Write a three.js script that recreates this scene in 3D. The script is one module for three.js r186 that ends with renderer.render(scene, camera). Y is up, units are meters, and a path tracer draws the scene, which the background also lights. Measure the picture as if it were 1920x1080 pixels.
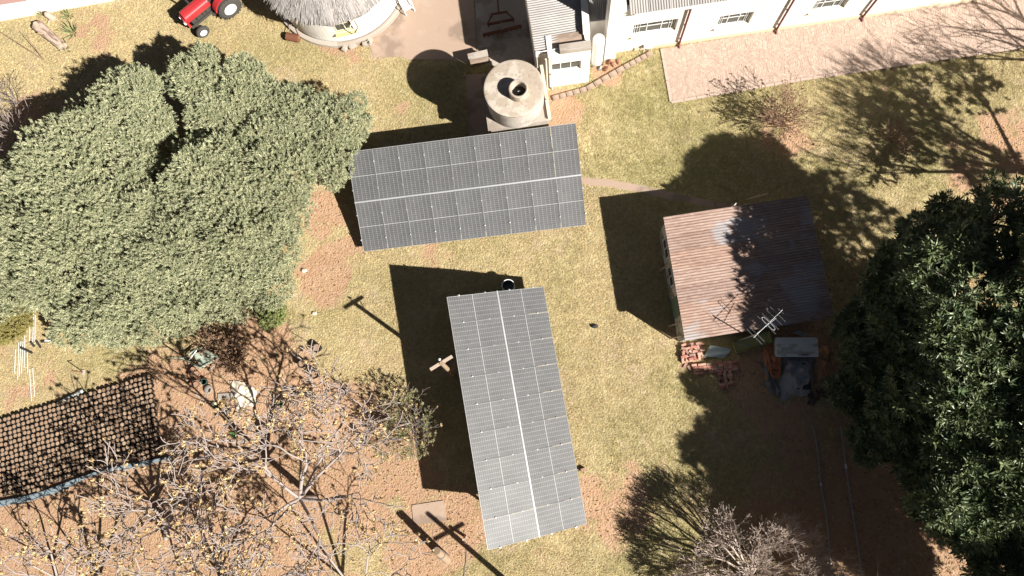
import * as THREE from 'three';
import { mergeGeometries } from 'three/addons/utils/BufferGeometryUtils.js';
import { RoundedBoxGeometry } from 'three/addons/geometries/RoundedBoxGeometry.js';

// ---------------------------------------------------------------- camera, sky, sun, exposure
const scene = new THREE.Scene();
const W0 = 1920, H0 = 1080, FOC = 1352.4, CAMH = 32.904, NAD = [1056, 735.3];
const V3 = (x, y, z) => new THREE.Vector3(x, y, z);
// camera frame (x right, y down, z forward) expressed in terms of the vertical
const dn = V3((NAD[0] - W0 / 2) / FOC, (NAD[1] - H0 / 2) / FOC, 1).normalize();
const ax = V3(1, 0, 0).addScaledVector(dn, -dn.x).normalize();
const az = new THREE.Vector3().crossVectors(dn, ax); if (az.y < 0) az.negate();
const camera = new THREE.PerspectiveCamera(2 * Math.atan(H0 / 2 / FOC) * 180 / Math.PI, W0 / H0, 0.5, 600);
{
  const toW = v => V3(v.dot(ax), -v.dot(dn), v.dot(az));
  const R = toW(V3(1, 0, 0)), U = toW(V3(0, -1, 0)), B = toW(V3(0, 0, -1));
  const m = new THREE.Matrix4().makeBasis(R, U, B);
  camera.quaternion.setFromRotationMatrix(m); camera.position.set(0, CAMH, 0);
}
// a pixel of the photograph and a height above the ground -> a point of the place
function at(px, py, h = 0) {
  const r = V3((px - W0 / 2) / FOC, (py - H0 / 2) / FOC, 1);
  const t = (CAMH - h) / r.dot(dn);
  return V3(r.dot(ax) * t, h, r.dot(az) * t);
}
const SUN = V3(1.079, 1, 0.558).normalize();
{ // clear winter sky: deep blue overhead, paler toward the horizon and round the sun
  const w = 256, h = 128, d = new Float32Array(w * h * 4);
  for (let j = 0; j < h; j++) for (let i = 0; i < w; i++) {
    const el = ((j + 0.5) / h - 0.5) * Math.PI, an = ((i + 0.5) / w - 0.5) * 2 * Math.PI; const y = Math.sin(el), c = Math.cos(el);
    const cs = c * Math.cos(an) * SUN.x + y * SUN.y + c * Math.sin(an) * SUN.z, t = Math.pow(1 - Math.max(0, y), 3), g = 0.05 * Math.exp((cs - 1) * 9) + 0.3 * Math.exp((cs - 1) * 60);
    const k = (j * w + i) * 4; d[k] = 0.023 + 0.026 * t + g; d[k + 1] = 0.029 + 0.026 * t + g * 0.95; d[k + 2] = 0.043 + 0.022 * t + g * 0.86; d[k + 3] = 1;
  }
  const st = new THREE.DataTexture(d, w, h, THREE.RGBAFormat, THREE.FloatType); st.mapping = THREE.EquirectangularReflectionMapping; st.magFilter = THREE.LinearFilter; st.needsUpdate = true; scene.background = st; scene.environment = st;
}
const sun = new THREE.DirectionalLight(new THREE.Color(1, 0.955, 0.88), 5);
sun.position.copy(SUN).multiplyScalar(80); sun.target.position.set(0, 0, -5); sun.castShadow = true;
sun.shadow.mapSize.set(4096, 4096);
Object.assign(sun.shadow.camera, { left: -45, right: 45, top: 45, bottom: -45, near: 1, far: 200 });
scene.add(sun, sun.target);
const renderer = new THREE.WebGLRenderer({ antialias: true });
renderer.setSize(1024, 576); renderer.toneMapping = THREE.LinearToneMapping; renderer.toneMappingExposure = 2.12;
renderer.shadowMap.enabled = true;

// ---------------------------------------------------------------- helpers
function rng(seed) { let a = seed >>> 0; return () => { a = (a + 0x6D2B79F5) | 0; let t = Math.imul(a ^ (a >>> 15), 1 | a); t = (t + Math.imul(t ^ (t >>> 7), 61 | t)) ^ t; return ((t ^ (t >>> 14)) >>> 0) / 4294967296; }; }
function hash2(i, j) { let h = Math.imul(i, 374761393) + Math.imul(j, 668265263) | 0; h = Math.imul(h ^ (h >>> 13), 1274126177); return ((h ^ (h >>> 16)) >>> 0) / 4294967296; }
function n2(x, y) { const i = Math.floor(x), j = Math.floor(y); let u = x - i, v = y - j; u = u * u * (3 - 2 * u); v = v * v * (3 - 2 * v); const a = hash2(i, j), b = hash2(i + 1, j), c = hash2(i, j + 1), d = hash2(i + 1, j + 1); return a + (b - a) * u + (c - a) * v + (a - b - c + d) * u * v; }
function fbm(x, y, o = 4) { let s = 0, a = 0.5, t = 0; for (let k = 0; k < o; k++) { s += a * n2(x, y); t += a; a *= 0.5; x = x * 2.03 + 17.1; y = y * 2.03 + 9.7; } return s / t; }
function n3(x, y, z) { return (n2(x + 31.3, y + z * 1.7) + n2(y - 7.1, z + x * 1.3) + n2(z + 3.3, x - y * 1.1)) / 3; }
const clamp = (x, a = 0, b = 1) => Math.min(b, Math.max(a, x));
const sstep = (a, b, x) => { const t = clamp((x - a) / (b - a)); return t * t * (3 - 2 * t); };
const mix = (a, b, t) => a + (b - a) * t;
const mix3 = (a, b, t) => [mix(a[0], b[0], t), mix(a[1], b[1], t), mix(a[2], b[2], t)];
const toS = c => Math.round(255 * clamp(c <= 0.0031308 ? 12.92 * c : 1.055 * Math.pow(c, 1 / 2.4) - 0.055));
const taken = new Map();
function numbered(n) { const k = taken.get(n) || 0; taken.set(n, k + 1); return k ? `${n}_${String(k).padStart(3, '0')}` : n; }
function shadow(o) { o.castShadow = true; o.receiveShadow = true; return o; }
function mesh(name, geo, mat, parent) { const m = shadow(new THREE.Mesh(Array.isArray(geo) ? merge(geo) : geo, mat)); m.name = name; if (parent) parent.add(m); return m; }
function tag(o, label, category, group, kind) { Object.assign(o.userData, { label }); if (category) o.userData.category = category; if (group) o.userData.group = group; if (kind) o.userData.kind = kind; return o; }
function thing(name, label, category, pos = null, turn = 0, group) { const o = new THREE.Group(); o.name = numbered(name); if (pos) o.position.copy(pos); o.rotation.y = turn; scene.add(o); return tag(o, label, category, group); }
function solo(name, geo, mat, label, category, group, kind) { const m = mesh(numbered(name), geo, mat, scene); return tag(m, label, category, group, kind); }
function struct(name, geo, mat) { const m = mesh(numbered(name), geo, mat, scene); m.userData.kind = 'structure'; return m; }
function clean(g) { g = g.index ? g.toNonIndexed() : g; for (const k of Object.keys(g.attributes)) if (!['position', 'normal', 'uv'].includes(k)) g.deleteAttribute(k); if (!g.attributes.uv) g.setAttribute('uv', new THREE.BufferAttribute(new Float32Array(g.attributes.position.count * 2), 2)); return g; }
function merge(list) { return mergeGeometries(list.map(clean)); }
function box(w, h, d, x = 0, y = 0, z = 0, ry = 0, rz = 0, rx = 0) { const g = new THREE.BoxGeometry(w, h, d); if (rx) g.rotateX(rx); if (rz) g.rotateZ(rz); if (ry) g.rotateY(ry); g.translate(x, y, z); return g; }
function rbox(w, h, d, r, x = 0, y = 0, z = 0, ry = 0) { const g = new RoundedBoxGeometry(w, h, d, 2, r); if (ry) g.rotateY(ry); g.translate(x, y, z); return g; }
const YUP = V3(0, 1, 0);
function rod(a, b, r0, r1 = r0, seg = 6) { const d = b.clone().sub(a), L = d.length(); const g = new THREE.CylinderGeometry(r1, r0, L, seg, 1); g.translate(0, L / 2, 0); g.applyQuaternion(new THREE.Quaternion().setFromUnitVectors(YUP, d.normalize())); g.translate(a.x, a.y, a.z); return g; }
function beam(a, b, w, h) { const d = b.clone().sub(a), L = d.length(); const g = new THREE.BoxGeometry(w, h, L); const m = new THREE.Matrix4().lookAt(b, a, YUP); g.translate(0, 0, L / 2); g.applyMatrix4(m); g.translate(a.x, a.y, a.z); return g; }
function cyl(r0, r1, h, seg = 24, x = 0, y = 0, z = 0) { const g = new THREE.CylinderGeometry(r1, r0, h, seg); g.translate(x, y + h / 2, z); return g; }
function lathe(pts, seg = 40) { return new THREE.LatheGeometry(pts.map(p => new THREE.Vector2(p[0], p[1])), seg); }
// a slab from a list of ground points (x,z), y from y0 to y0+t, uv in metres
function slab(pts, y0, t) { const s = new THREE.Shape(pts.map(p => new THREE.Vector2(p.x, -p.z))); const g = new THREE.ExtrudeGeometry(s, { depth: t, bevelEnabled: false }); g.rotateX(-Math.PI / 2); g.translate(0, y0, 0); return g; }
function quadGrid(P00, P10, P11, P01, nu, nv, fn) { // bilinear sheet; fn(u,v,p) may move p
  const pos = [], uv = [], idx = [];
  for (let j = 0; j <= nv; j++) for (let i = 0; i <= nu; i++) { const u = i / nu, v = j / nv; const p = P00.clone().multiplyScalar((1 - u) * (1 - v)).addScaledVector(P10, u * (1 - v)).addScaledVector(P11, u * v).addScaledVector(P01, (1 - u) * v); if (fn) fn(u, v, p); pos.push(p.x, p.y, p.z); uv.push(u, v); }
  for (let j = 0; j < nv; j++) for (let i = 0; i < nu; i++) { const a = j * (nu + 1) + i, b = a + 1, c = a + nu + 1, d = c + 1; idx.push(a, c, b, b, c, d); }
  const g = new THREE.BufferGeometry(); g.setAttribute('position', new THREE.Float32BufferAttribute(pos, 3)); g.setAttribute('uv', new THREE.Float32BufferAttribute(uv, 2)); g.setIndex(idx); g.computeVertexNormals(); return g;
}
function tex(w, h, fn, srgb = true, wrap = THREE.RepeatWrapping) {
  const d = new Uint8Array(w * h * 4);
  for (let j = 0; j < h; j++) for (let i = 0; i < w; i++) { const c = fn(i / w, j / h, i, j); const k = (j * w + i) * 4; if (srgb) { d[k] = toS(c[0]); d[k + 1] = toS(c[1]); d[k + 2] = toS(c[2]); } else { const v = Math.round(255 * clamp(c)); d[k] = d[k + 1] = d[k + 2] = v; } d[k + 3] = 255; }
  const t = new THREE.DataTexture(d, w, h, THREE.RGBAFormat); t.wrapS = t.wrapT = wrap; t.magFilter = THREE.LinearFilter; t.minFilter = THREE.LinearMipmapLinearFilter; t.generateMipmaps = true; if (srgb) t.colorSpace = THREE.SRGBColorSpace; t.needsUpdate = true; return t;
}
const lin = (r, g, b) => new THREE.Color().setRGB(r, g, b);
const mat = (c, rough = 0.85, o = {}) => new THREE.MeshStandardMaterial({ color: lin(...c), roughness: rough, side: THREE.DoubleSide, ...o });
// tiling noise used as grain for plain materials (uv in metres)
const grainTex = tex(512, 512, (u, v, i, j) => { const a = hash2(i, j), b = n2(u * 64, v * 64), c = n2(u * 16, v * 16); const k = 0.78 + 0.1 * a + 0.12 * b + 0.1 * c; return [k, k, k]; });
const M = {
  white: mat([0.78, 0.76, 0.72], 0.85), cream: mat([0.62, 0.55, 0.42], 0.9), frameWhite: mat([0.7, 0.7, 0.68], 0.5),
  alu: mat([0.62, 0.63, 0.65], 0.35, { metalness: 0.6 }), steel: mat([0.35, 0.36, 0.37], 0.5, { metalness: 0.7 }),
  dark: mat([0.03, 0.03, 0.03], 0.8), rubber: mat([0.055, 0.05, 0.045], 0.9), glassDark: mat([0.03, 0.035, 0.04], 0.08),
  redPaint: new THREE.MeshPhysicalMaterial({ color: lin(0.42, 0.03, 0.035), roughness: 0.4, clearcoat: 0.4, clearcoatRoughness: 0.3, side: THREE.DoubleSide }),
  pipeRed: mat([0.15, 0.035, 0.03], 0.6), engine: mat([0.1, 0.095, 0.085], 0.6, { metalness: 0.5 }), wood: mat([0.3, 0.21, 0.14], 0.9), woodPale: mat([0.42, 0.33, 0.26], 0.9),
  twigGrey: mat([0.2, 0.165, 0.15], 0.95), twigPale: mat([0.32, 0.27, 0.25], 0.95), twigBrown: mat([0.2, 0.125, 0.085], 0.95), bark: mat([0.12, 0.09, 0.07], 0.95),
  rust: mat([0.16, 0.06, 0.03], 0.9), clay: mat([0.36, 0.16, 0.1], 0.9), blackPlastic: mat([0.02, 0.02, 0.02], 0.6), potSoil: mat([0.3, 0.2, 0.13], 1),
};

// ---------------------------------------------------------------- ground: dry lawn, bare red soil
const GX0 = -34, GZ0 = -24, GW = 64, GH = 40;
const soilBlobs = [[400, 930, 290, 1], [150, 980, 260, 1], [640, 870, 170, 0.95], [820, 990, 110, 0.9], [330, 760, 130, 0.9], [950, 1060, 80, 0.55], [610, 400, 60, 0.5], [610, 520, 70, 0.75], [690, 480, 90, 0.6], [700, 560, 60, 0.35], [800, 465, 60, 0.55], [900, 445, 50, 0.5],
  [560, 620, 80, 0.35], [60, 720, 140, 0.5], [640, 75, 75, 0.8], [575, 75, 35, 0.6], [1050, 205, 40, 1], [1140, 135, 32, 0.9], [760, 215, 40, 0.55], [1680, 960, 250, 1], [1560, 860, 150, 0.7], [1160, 640, 30, 0.55], [1190, 880, 70, 0.4], [1150, 950, 90, 0.5], [1200, 780, 25, 0.5],
  [100, 90, 110, 0.45], [20, 230, 120, 0.5], [150, 60, 70, 0.5], [1290, 690, 40, 0.5], [1480, 730, 120, 0.7], [1250, 520, 60, 0.45], [700, 400, 60, 0.3], [1110, 390, 18, 0.7], [1460, 250, 60, 0.45], [1850, 260, 120, 0.5], [1700, 230, 90, 0.35], [480, 650, 90, 0.8], [130, 640, 80, 0.4], [-150, 500, 300, 0.7], [970, 470, 80, 0.3]]
  .map(([x, y, r, s]) => { const p = at(x, y); return [p.x, p.z, r / 40, s]; });
const greenBlobs = [[1300, 200, 260, 0.75], [1700, 200, 250, 0.55], [860, 150, 120, 0.6], [560, 90, 90, 0.5], [520, 600, 40, 1], [1230, 950, 140, 0.6], [1080, 330, 90, 0.35], [460, 40, 120, 0.3], [1350, 760, 120, 0.4], [620, 600, 50, 0.3], [220, 660, 60, 0.5]].map(([x, y, r, s]) => { const p = at(x, y); return [p.x, p.z, r / 40, s]; });
function field(list, x, z) { let s = 0; for (const b of list) { const dx = x - b[0], dz = z - b[1], q = (dx * dx + dz * dz) / (b[2] * b[2]); if (q < 2.6) s = Math.max(s, b[3] * Math.exp(-0.9 * q * q)); } return s; }
function groundInfo(x, z) {
  const big = fbm(x * 0.35 + 5, z * 0.35 + 11, 4), mid = fbm(x * 1.6, z * 1.6, 3);
  const s = sstep(0.42, 0.62, field(soilBlobs, x, z) * 0.78 + (big - 0.5) * 0.9 + (mid - 0.5) * 0.45 + 0.1);
  const g = clamp(field(greenBlobs, x, z) * 0.75 + (fbm(x * 0.6 + 40, z * 0.6, 3) - 0.5) * 0.9);
  return [s, g, mid, big];
}
const TS = 2048;
const gMask = new Float32Array(512 * 512);
for (let j = 0; j < 512; j++) for (let i = 0; i < 512; i++) { const q = groundInfo(GX0 + (i + 0.5) / 512 * GW, GZ0 + (j + 0.5) / 512 * GH); gMask[j * 512 + i] = q[0]; }
function soilAt(x, z) { const i = clamp(Math.floor((x - GX0) / GW * 512), 0, 511), j = clamp(Math.floor((z - GZ0) / GH * 512), 0, 511); return gMask[j * 512 + i]; }
const groundMap = tex(TS, TS, (u, v, i, j) => {
  const x = GX0 + u * GW, z = GZ0 + v * GH; const [s, g, mid, big] = groundInfo(x, z);
  const f1 = hash2(i, j), f2 = n2(x * 14, z * 14), f3 = n2(x * 5.5 + 3, z * 5.5);
  let gr = mix3([0.4, 0.322, 0.172], [0.262, 0.242, 0.1], g);
  gr = mix3(gr, [0.5, 0.395, 0.23], sstep(0.55, 0.85, f2 * 0.6 + f1 * 0.4) * 0.7);
  gr = mix3(gr, [0.19, 0.15, 0.055], sstep(0.48, 0.2, f2 * 0.5 + f1 * 0.5) * 0.6);
  let so = mix3([0.355, 0.205, 0.125], [0.43, 0.28, 0.178], mid);
  so = mix3(so, [0.22, 0.115, 0.06], sstep(0.55, 0.8, f3 * 0.6 + f1 * 0.4) * 0.55);
  so = mix3(so, [0.5, 0.38, 0.22], sstep(0.72, 0.95, f2 * 0.5 + f1 * 0.5) * 0.7);
  const worn = sstep(0.6, 0.72, fbm(x * 0.9 + 70, z * 0.9 + 31, 4)); gr = mix3(gr, [0.42, 0.32, 0.22], worn * 0.55 * (0.4 + f2)); const k = (0.88 + 0.24 * f3) * (0.82 + 0.36 * big); const c = mix3(gr, so, clamp(s * (0.75 + 0.5 * f2)));
  return [c[0] * k, c[1] * k, c[2] * k];
}, true, THREE.MirroredRepeatWrapping);
const groundBump = tex(1024, 1024, (u, v, i, j) => 0.5 * n2(i * 0.9, j * 0.9) + 0.5 * n2(i * 0.3, j * 0.3), false);
{
  const g = new THREE.PlaneGeometry(500, 500, 4, 4); g.rotateX(-Math.PI / 2);
  const p = g.attributes.position, uv = g.attributes.uv; for (let i = 0; i < p.count; i++) uv.setXY(i, (p.getX(i) - GX0) / GW, (p.getZ(i) - GZ0) / GH);
  groundBump.repeat.set(4, 2.5);
  struct('ground', g, new THREE.MeshStandardMaterial({ map: groundMap, bumpMap: groundBump, bumpScale: 0.05, roughness: 1 }));
}
// ---------------------------------------------------------------- yard slabs, paving, paths
const concMap = tex(1024, 1024, (u, v, i, j) => { const a = fbm(u * 6 + 3, v * 6, 5), b = fbm(u * 22, v * 22, 3), c = hash2(i, j); const st = sstep(0.52, 0.7, a); let k = mix3([0.4, 0.29, 0.22], [0.24, 0.175, 0.135], st * 0.8); k = mix3(k, [0.43, 0.35, 0.28], sstep(0.6, 0.8, b) * 0.4); const m = 0.85 + 0.3 * c * 0.6; return [k[0] * m, k[1] * m, k[2] * m]; });
concMap.repeat.set(1 / 7, 1 / 7);
const concBump = tex(512, 512, (u, v, i, j) => 0.6 * hash2(i, j) + 0.4 * n2(u * 90, v * 90), false); concBump.repeat.set(0.5, 0.5);
const mConc = new THREE.MeshStandardMaterial({ map: concMap, bumpMap: concBump, bumpScale: 0.006, roughness: 0.95 });
const greyMap = tex(1024, 1024, (u, v, i, j) => { const a = fbm(u * 7 + 30, v * 7, 5), b = fbm(u * 30, v * 30, 3), c = hash2(i, j); let k = mix3([0.4, 0.35, 0.3], [0.25, 0.2, 0.16], sstep(0.5, 0.68, a) * 0.8); k = mix3(k, [0.5, 0.46, 0.41], sstep(0.58, 0.8, b) * 0.5); const m = 0.88 + 0.2 * c; return [k[0] * m, k[1] * m, k[2] * m]; });
greyMap.repeat.set(1 / 5, 1 / 5);
const mGreyConc = new THREE.MeshStandardMaterial({ map: greyMap, bumpMap: concBump, bumpScale: 0.006, roughness: 0.95, side: THREE.DoubleSide });
const poly = (list, h = 0) => list.map(([x, y]) => at(x, y, h));
struct('concrete_yard', slab(poly([[745, -60], [886, -60], [893, 96], [876, 118], [840, 112], [765, 112], [752, 106], [700, 108], [690, 70]]), -0.1, 0.115), mConc);
struct('yard_slab', slab(poly([[888, -60], [1004, -60], [1012, 120], [912, 124], [895, 96]]), -0.1, 0.13), mGreyConc);
struct('yard_path', slab(poly([[874, 140], [912, 139], [918, 252], [878, 256]]), -0.1, 0.12), mConc);
struct('brick_path', slab(poly([[1088, 332], [1140, 336], [1205, 348], [1290, 368], [1380, 385], [1372, 397], [1285, 381], [1200, 361], [1140, 350], [1090, 345]]), -0.1, 0.11), mConc);
{ // garden edging beside the annex
  const pts = [[1036, 186], [1100, 168], [1170, 128], [1222, 100]].map(([x, y]) => at(x, y));
  const gs = []; for (let i = 0; i < pts.length - 1; i++) { const n = 5; for (let k = 0; k < n; k++) { const a = pts[i].clone().lerp(pts[i + 1], k / n + 0.01), b = pts[i].clone().lerp(pts[i + 1], (k + 1) / n - 0.01); a.y = b.y = 0.05; gs.push(beam(a, b, 0.22, 0.14)); } }
  const e = thing('garden_edging', 'low concrete edging curving along the soil bed below the white annex', 'edging'); gs.forEach(g => mesh('edging_block', g, mConc, e));
}
{ // brick-paved strip along the house
  const A = at(1240, 92), B = at(1258, 192), C = at(1500, 150), D = at(1760, 112), E2 = at(2080, 66), F = at(2080, -40), G2 = at(1790, 7), Hh = at(1453, 57);
  const outline = [A, B, C, D, E2, F, G2, Hh];
  const st = struct('paved_strip', slab(outline, -0.1, 0.118), mat([0.38, 0.28, 0.225], 1));
  const kerb = []; for (const [a, b] of [[A, B], [B, C], [C, D], [D, E2]]) { const n = Math.round(a.distanceTo(b) / 0.6); for (let k = 0; k < n; k++) { const p = a.clone().lerp(b, (k + 0.02) / n), q = a.clone().lerp(b, (k + 0.98) / n); p.y = q.y = 0.01; kerb.push(beam(p, q, 0.12, 0.1)); } }
  mesh('edge_course', kerb, mat([0.45, 0.34, 0.28], 0.95), st).userData.kind = 'stuff';
  const shp = outline.map(p => [p.x, p.z]);
  const inside = (x, z) => { let c = false; for (let i = 0, j = shp.length - 1; i < shp.length; j = i++) { const [xi, zi] = shp[i], [xj, zj] = shp[j]; if ((zi > z) !== (zj > z) && x < (xj - xi) * (z - zi) / (zj - zi) + xi) c = !c; } return c; };
  const g = new THREE.BoxGeometry(0.205, 0.05, 0.098); const list = []; const R = rng(5);
  // fan courses: concentric arcs as the photograph shows
  const cells = []; for (let x = 4; x < 26; x += 1.9) for (let k = 0; k < 4; k++) cells.push([x + (k % 2) * 0.95, -18.6 + k * 1.25 - (x - 4) * 0.145 + 0.4]);
  const near = (x, z) => { let b = 1e9, q = null; for (const c of cells) { const d = Math.hypot(x - c[0], z - c[1]); if (d < b) { b = d; q = c; } } return [q, b]; };
  for (const c of cells) for (let r = 0.12; r < 1.75; r += 0.107) { const n = Math.max(1, Math.floor(Math.PI * 2 * r / 0.214)); for (let k = 0; k < n; k++) { const a = (k + (r * 7 % 1)) / n * Math.PI * 2; const x = c[0] + Math.cos(a) * r, z = c[1] + Math.sin(a) * r; if (!inside(x, z)) continue; const [q] = near(x, z); if (q !== c && q) continue; list.push([x, z, -a + Math.PI / 2]); } }
  const im = new THREE.InstancedMesh(g, mat([1, 1, 1], 0.95), list.length); const m4 = new THREE.Matrix4(), q = new THREE.Quaternion(), col = new THREE.Color();
  list.forEach(([x, z, a], i) => { q.setFromEuler(new THREE.Euler((R() - 0.5) * 0.05, a, (R() - 0.5) * 0.05)); m4.compose(V3(x, 0.0 + R() * 0.006, z), q, V3(1, 1, 1)); im.setMatrixAt(i, m4); const k = 0.9 + 0.2 * R(), t = R(); const c = mix3([0.41, 0.3, 0.24], [0.46, 0.35, 0.285], t); im.setColorAt(i, col.setRGB(c[0] * k, c[1] * k, c[2] * k)); });
  im.name = 'paver'; im.userData.kind = 'stuff'; shadow(im); st.add(im);
}
{ const p = struct('concrete_pad', slab(poly([[772, 947], [832, 938], [838, 976], [776, 984]]), -0.1, 0.14), mConc); }

// ---------------------------------------------------------------- solar arrays
const cellMap = tex(1024, 512, (u, v, i, j) => { // u along 2.278 m, v along 1.134 m ; 24 x 6 half cells
  const half = u < 0.5 ? u * 2 : (u - 0.5) * 2; const margin = 0.003; const gap0 = Math.abs(u - 0.5) < 0.0042 || u < margin || u > 1 - margin || v < 0.005 || v > 0.995;
  const cu = (half * 12) % 1, cv = (v * 6) % 1; const eu = Math.min(cu, 1 - cu) * 0.095, ev = Math.min(cv, 1 - cv) * 0.189;
  const corner = eu + ev < 0.014; const line = ev < 0.0042 || eu < 0.003;
  const bus = Math.abs(((cv * 9) % 1) - 0.5) < 0.05;
  const id = hash2(Math.floor(u * 24), Math.floor(v * 6)); const d = fbm(u * 5, v * 3 + 2, 3);
  if (gap0) return [0.4, 0.4, 0.4]; if (corner) return [0.4, 0.4, 0.4]; if (line) return [0.2, 0.2, 0.205];
  const k = 0.056 + 0.01 * id + 0.032 * d + (bus ? 0.02 : 0); return [k, k, k * 1.03];
}, true, THREE.ClampToEdgeWrapping);
const mCell = new THREE.MeshPhysicalMaterial({ map: cellMap, roughness: 0.43, ior: 1.75, side: THREE.DoubleSide });
const mFrame = mat([0.33, 0.33, 0.34], 0.4, { metalness: 0.5 });
const PL = 2.278, PW = 1.134, PT = 0.035;
function panelGlass(sag) { const g = new THREE.PlaneGeometry(PL - 0.02, PW - 0.02, 12, 4); g.rotateX(-Math.PI / 2); const p = g.attributes.position; for (let i = 0; i < p.count; i++) { const u = p.getX(i) / (PL / 2), w = p.getZ(i) / (PW / 2); p.setY(i, -sag * (1 - u * u) * (0.6 + 0.4 * (1 - w * w))); } g.computeVertexNormals(); return g; }
const gGlass = panelGlass(0.02);
const gFrame = merge([box(PL, PT, 0.011, 0, 0, -PW / 2 + 0.0055), box(PL, PT, 0.011, 0, 0, PW / 2 - 0.0055), box(0.011, PT, PW - 0.022, -PL / 2 + 0.0055, 0, 0), box(0.011, PT, PW - 0.022, PL / 2 - 0.0055, 0, 0)]);
const gBack = box(PL - 0.03, 0.004, PW - 0.03, 0, -0.0145, 0);
const gJunction = box(0.12, 0.02, 0.08, 0.1, -0.0275, 0);
const gClamp = rbox(0.06, 0.02, 0.045, 0.005, 0, PT / 2 + 0.006, 0);
// local frame: x along the slope (downhill = +x), z along the row of nine
function solarArray(label, centre, turn, tilt, posts) {
  const o = thing('solar_panel_array', label, 'solar panels', V3(centre.x, 0, centre.z), turn, 'raised solar arrays on the lawn');
  const deck = new THREE.Matrix4().makeTranslation(0, centre.y, 0).multiply(new THREE.Matrix4().makeRotationZ(-tilt));
  const put = (m, x, y, z, rz = 0) => { const q = new THREE.Matrix4().makeTranslation(x, y, z).multiply(new THREE.Matrix4().makeRotationZ(rz)); m.applyMatrix4(deck.clone().multiply(q)); return m; };
  const R = rng(turn * 1000 + 77);
  for (let r = 0; r < 2; r++) for (let c = 0; c < 9; c++) {
    const p = new THREE.Group(); p.name = 'solar_panel'; o.add(p);
    mesh('frame', gFrame, mFrame, p); const gl = mesh('glass', gGlass, mCell, p); gl.position.y = PT / 2 - 0.004; mesh('backsheet', gBack, M.dark, p); mesh('junction_box', gJunction, M.blackPlastic, p);
    put(p, (r - 0.5) * (PL + 0.03), 0, (c - 4) * (PW + 0.02), (r ? -0.036 : 0.036) + (R() - 0.5) * 0.006);
  }
  for (let c = 0; c < 10; c++) for (const x of [-1.75, -0.55, 0.6, 1.75]) put(mesh('clamp', gClamp, M.alu, o), x, 0.004, (c - 4.5) * (PW + 0.02) + (c === 0 ? -0.005 : c === 9 ? 0.005 : 0));
  for (const x of [-1.75, -0.55, 0.6, 1.75]) put(mesh('rail', box(0.05, 0.05, 10.5), M.alu, o), x, -0.06, 0);
  put(mesh('joint_strip', box(0.055, 0.012, 10.42), M.alu, o), 0, 0.052, 0);
  for (const z of posts) {
    put(mesh('rafter', box(4.5, 0.1, 0.06), M.steel, o), 0, -0.14, z);
    for (const x of [-1.6, 1.6]) { const y = centre.y - Math.sin(tilt) * x - 0.19 * Math.cos(tilt), px = Math.cos(tilt) * x - 0.14 * Math.sin(tilt); mesh('post', box(0.09, y + 0.1, 0.09, px, (y - 0.1) / 2, z), M.steel, o); }
  }
  return o;
}
// first array: row runs along world (cos yaw, sin yaw) = local z, slope downhill to +z of the world
solarArray('solar array beside the concrete water tank, sloping away from it', V3(-4.257, 1.353, -9.139), -Math.PI / 2 + 0.106, 0.362, [-4.4, -1.5, 1.5, 4.4]);
solarArray('solar array with an open drum at its end, beside the leaning crossarm pole', V3(-1.943, 2.012, 0.785), 0.173, 0.473, [-4.4, -1.5, 1.5, 4.4]);

// ---------------------------------------------------------------- corrugated sheets
function corrSheet(P00, P10, P11, P01, waves, amp, v0, v1, u0 = 0, u1 = 1, lift = 0, seed = 1) { // waves along v
  const seg = Math.max(4, Math.round(waves * (v1 - v0) * 8)); const nu = 6;
  const lerp = (u, v) => P00.clone().multiplyScalar((1 - u) * (1 - v)).addScaledVector(P10, u * (1 - v)).addScaledVector(P11, u * v).addScaledVector(P01, (1 - u) * v);
  const g = quadGrid(lerp(u0, v0), lerp(u1, v0), lerp(u1, v1), lerp(u0, v1), nu, seg, (u, v, p) => { const V = v0 + (v1 - v0) * v; p.y += amp * Math.sin(V * waves * Math.PI * 2) + lift + 0.008 * Math.sin(u * 5 + seed * 3.1); });
  const uv = g.attributes.uv; for (let i = 0; i < uv.count; i++) uv.setXY(i, u0 + uv.getX(i) * (u1 - u0), v0 + uv.getY(i) * (v1 - v0)); return g;
}
const rustMap = tex(1024, 1024, (u, v, i, j) => {
  const st = fbm(u * 7, v * 90, 3), bl = fbm(u * 5 + 9, v * 5 + 2, 4), fn = fbm(u * 40, v * 160, 2), h = hash2(i, j);
  let c = mix3([0.33, 0.23, 0.19], [0.27, 0.175, 0.14], sstep(0.4, 0.65, st)); c = mix3(c, [0.43, 0.33, 0.27], sstep(0.5, 0.7, fn) * 0.5);
  const gal = sstep(0.5, 0.64, bl + (st - 0.5) * 0.35 + 0.12 * Math.exp(-Math.pow((u - 0.42) / 0.14, 2)) - 0.08); c = mix3(c, [0.36, 0.35, 0.36], gal * 0.75);
  const bits = sstep(0.72, 0.78, fbm(u * 30 + 5, v * 120, 2)); c = mix3(c, [0.4, 0.38, 0.37], bits * 0.5 * sstep(0.45, 0.6, u)); const k = 0.85 + 0.3 * h; return c.map(x => x * k);
});
const mRust = [0, 1, 2].map(k => new THREE.MeshStandardMaterial({ map: rustMap, color: lin(...[[1, 1, 1], [0.88, 0.87, 0.88], [1.0, 0.94, 0.9]][k]), roughness: 0.8, metalness: 0.1, side: THREE.DoubleSide }));
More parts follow.
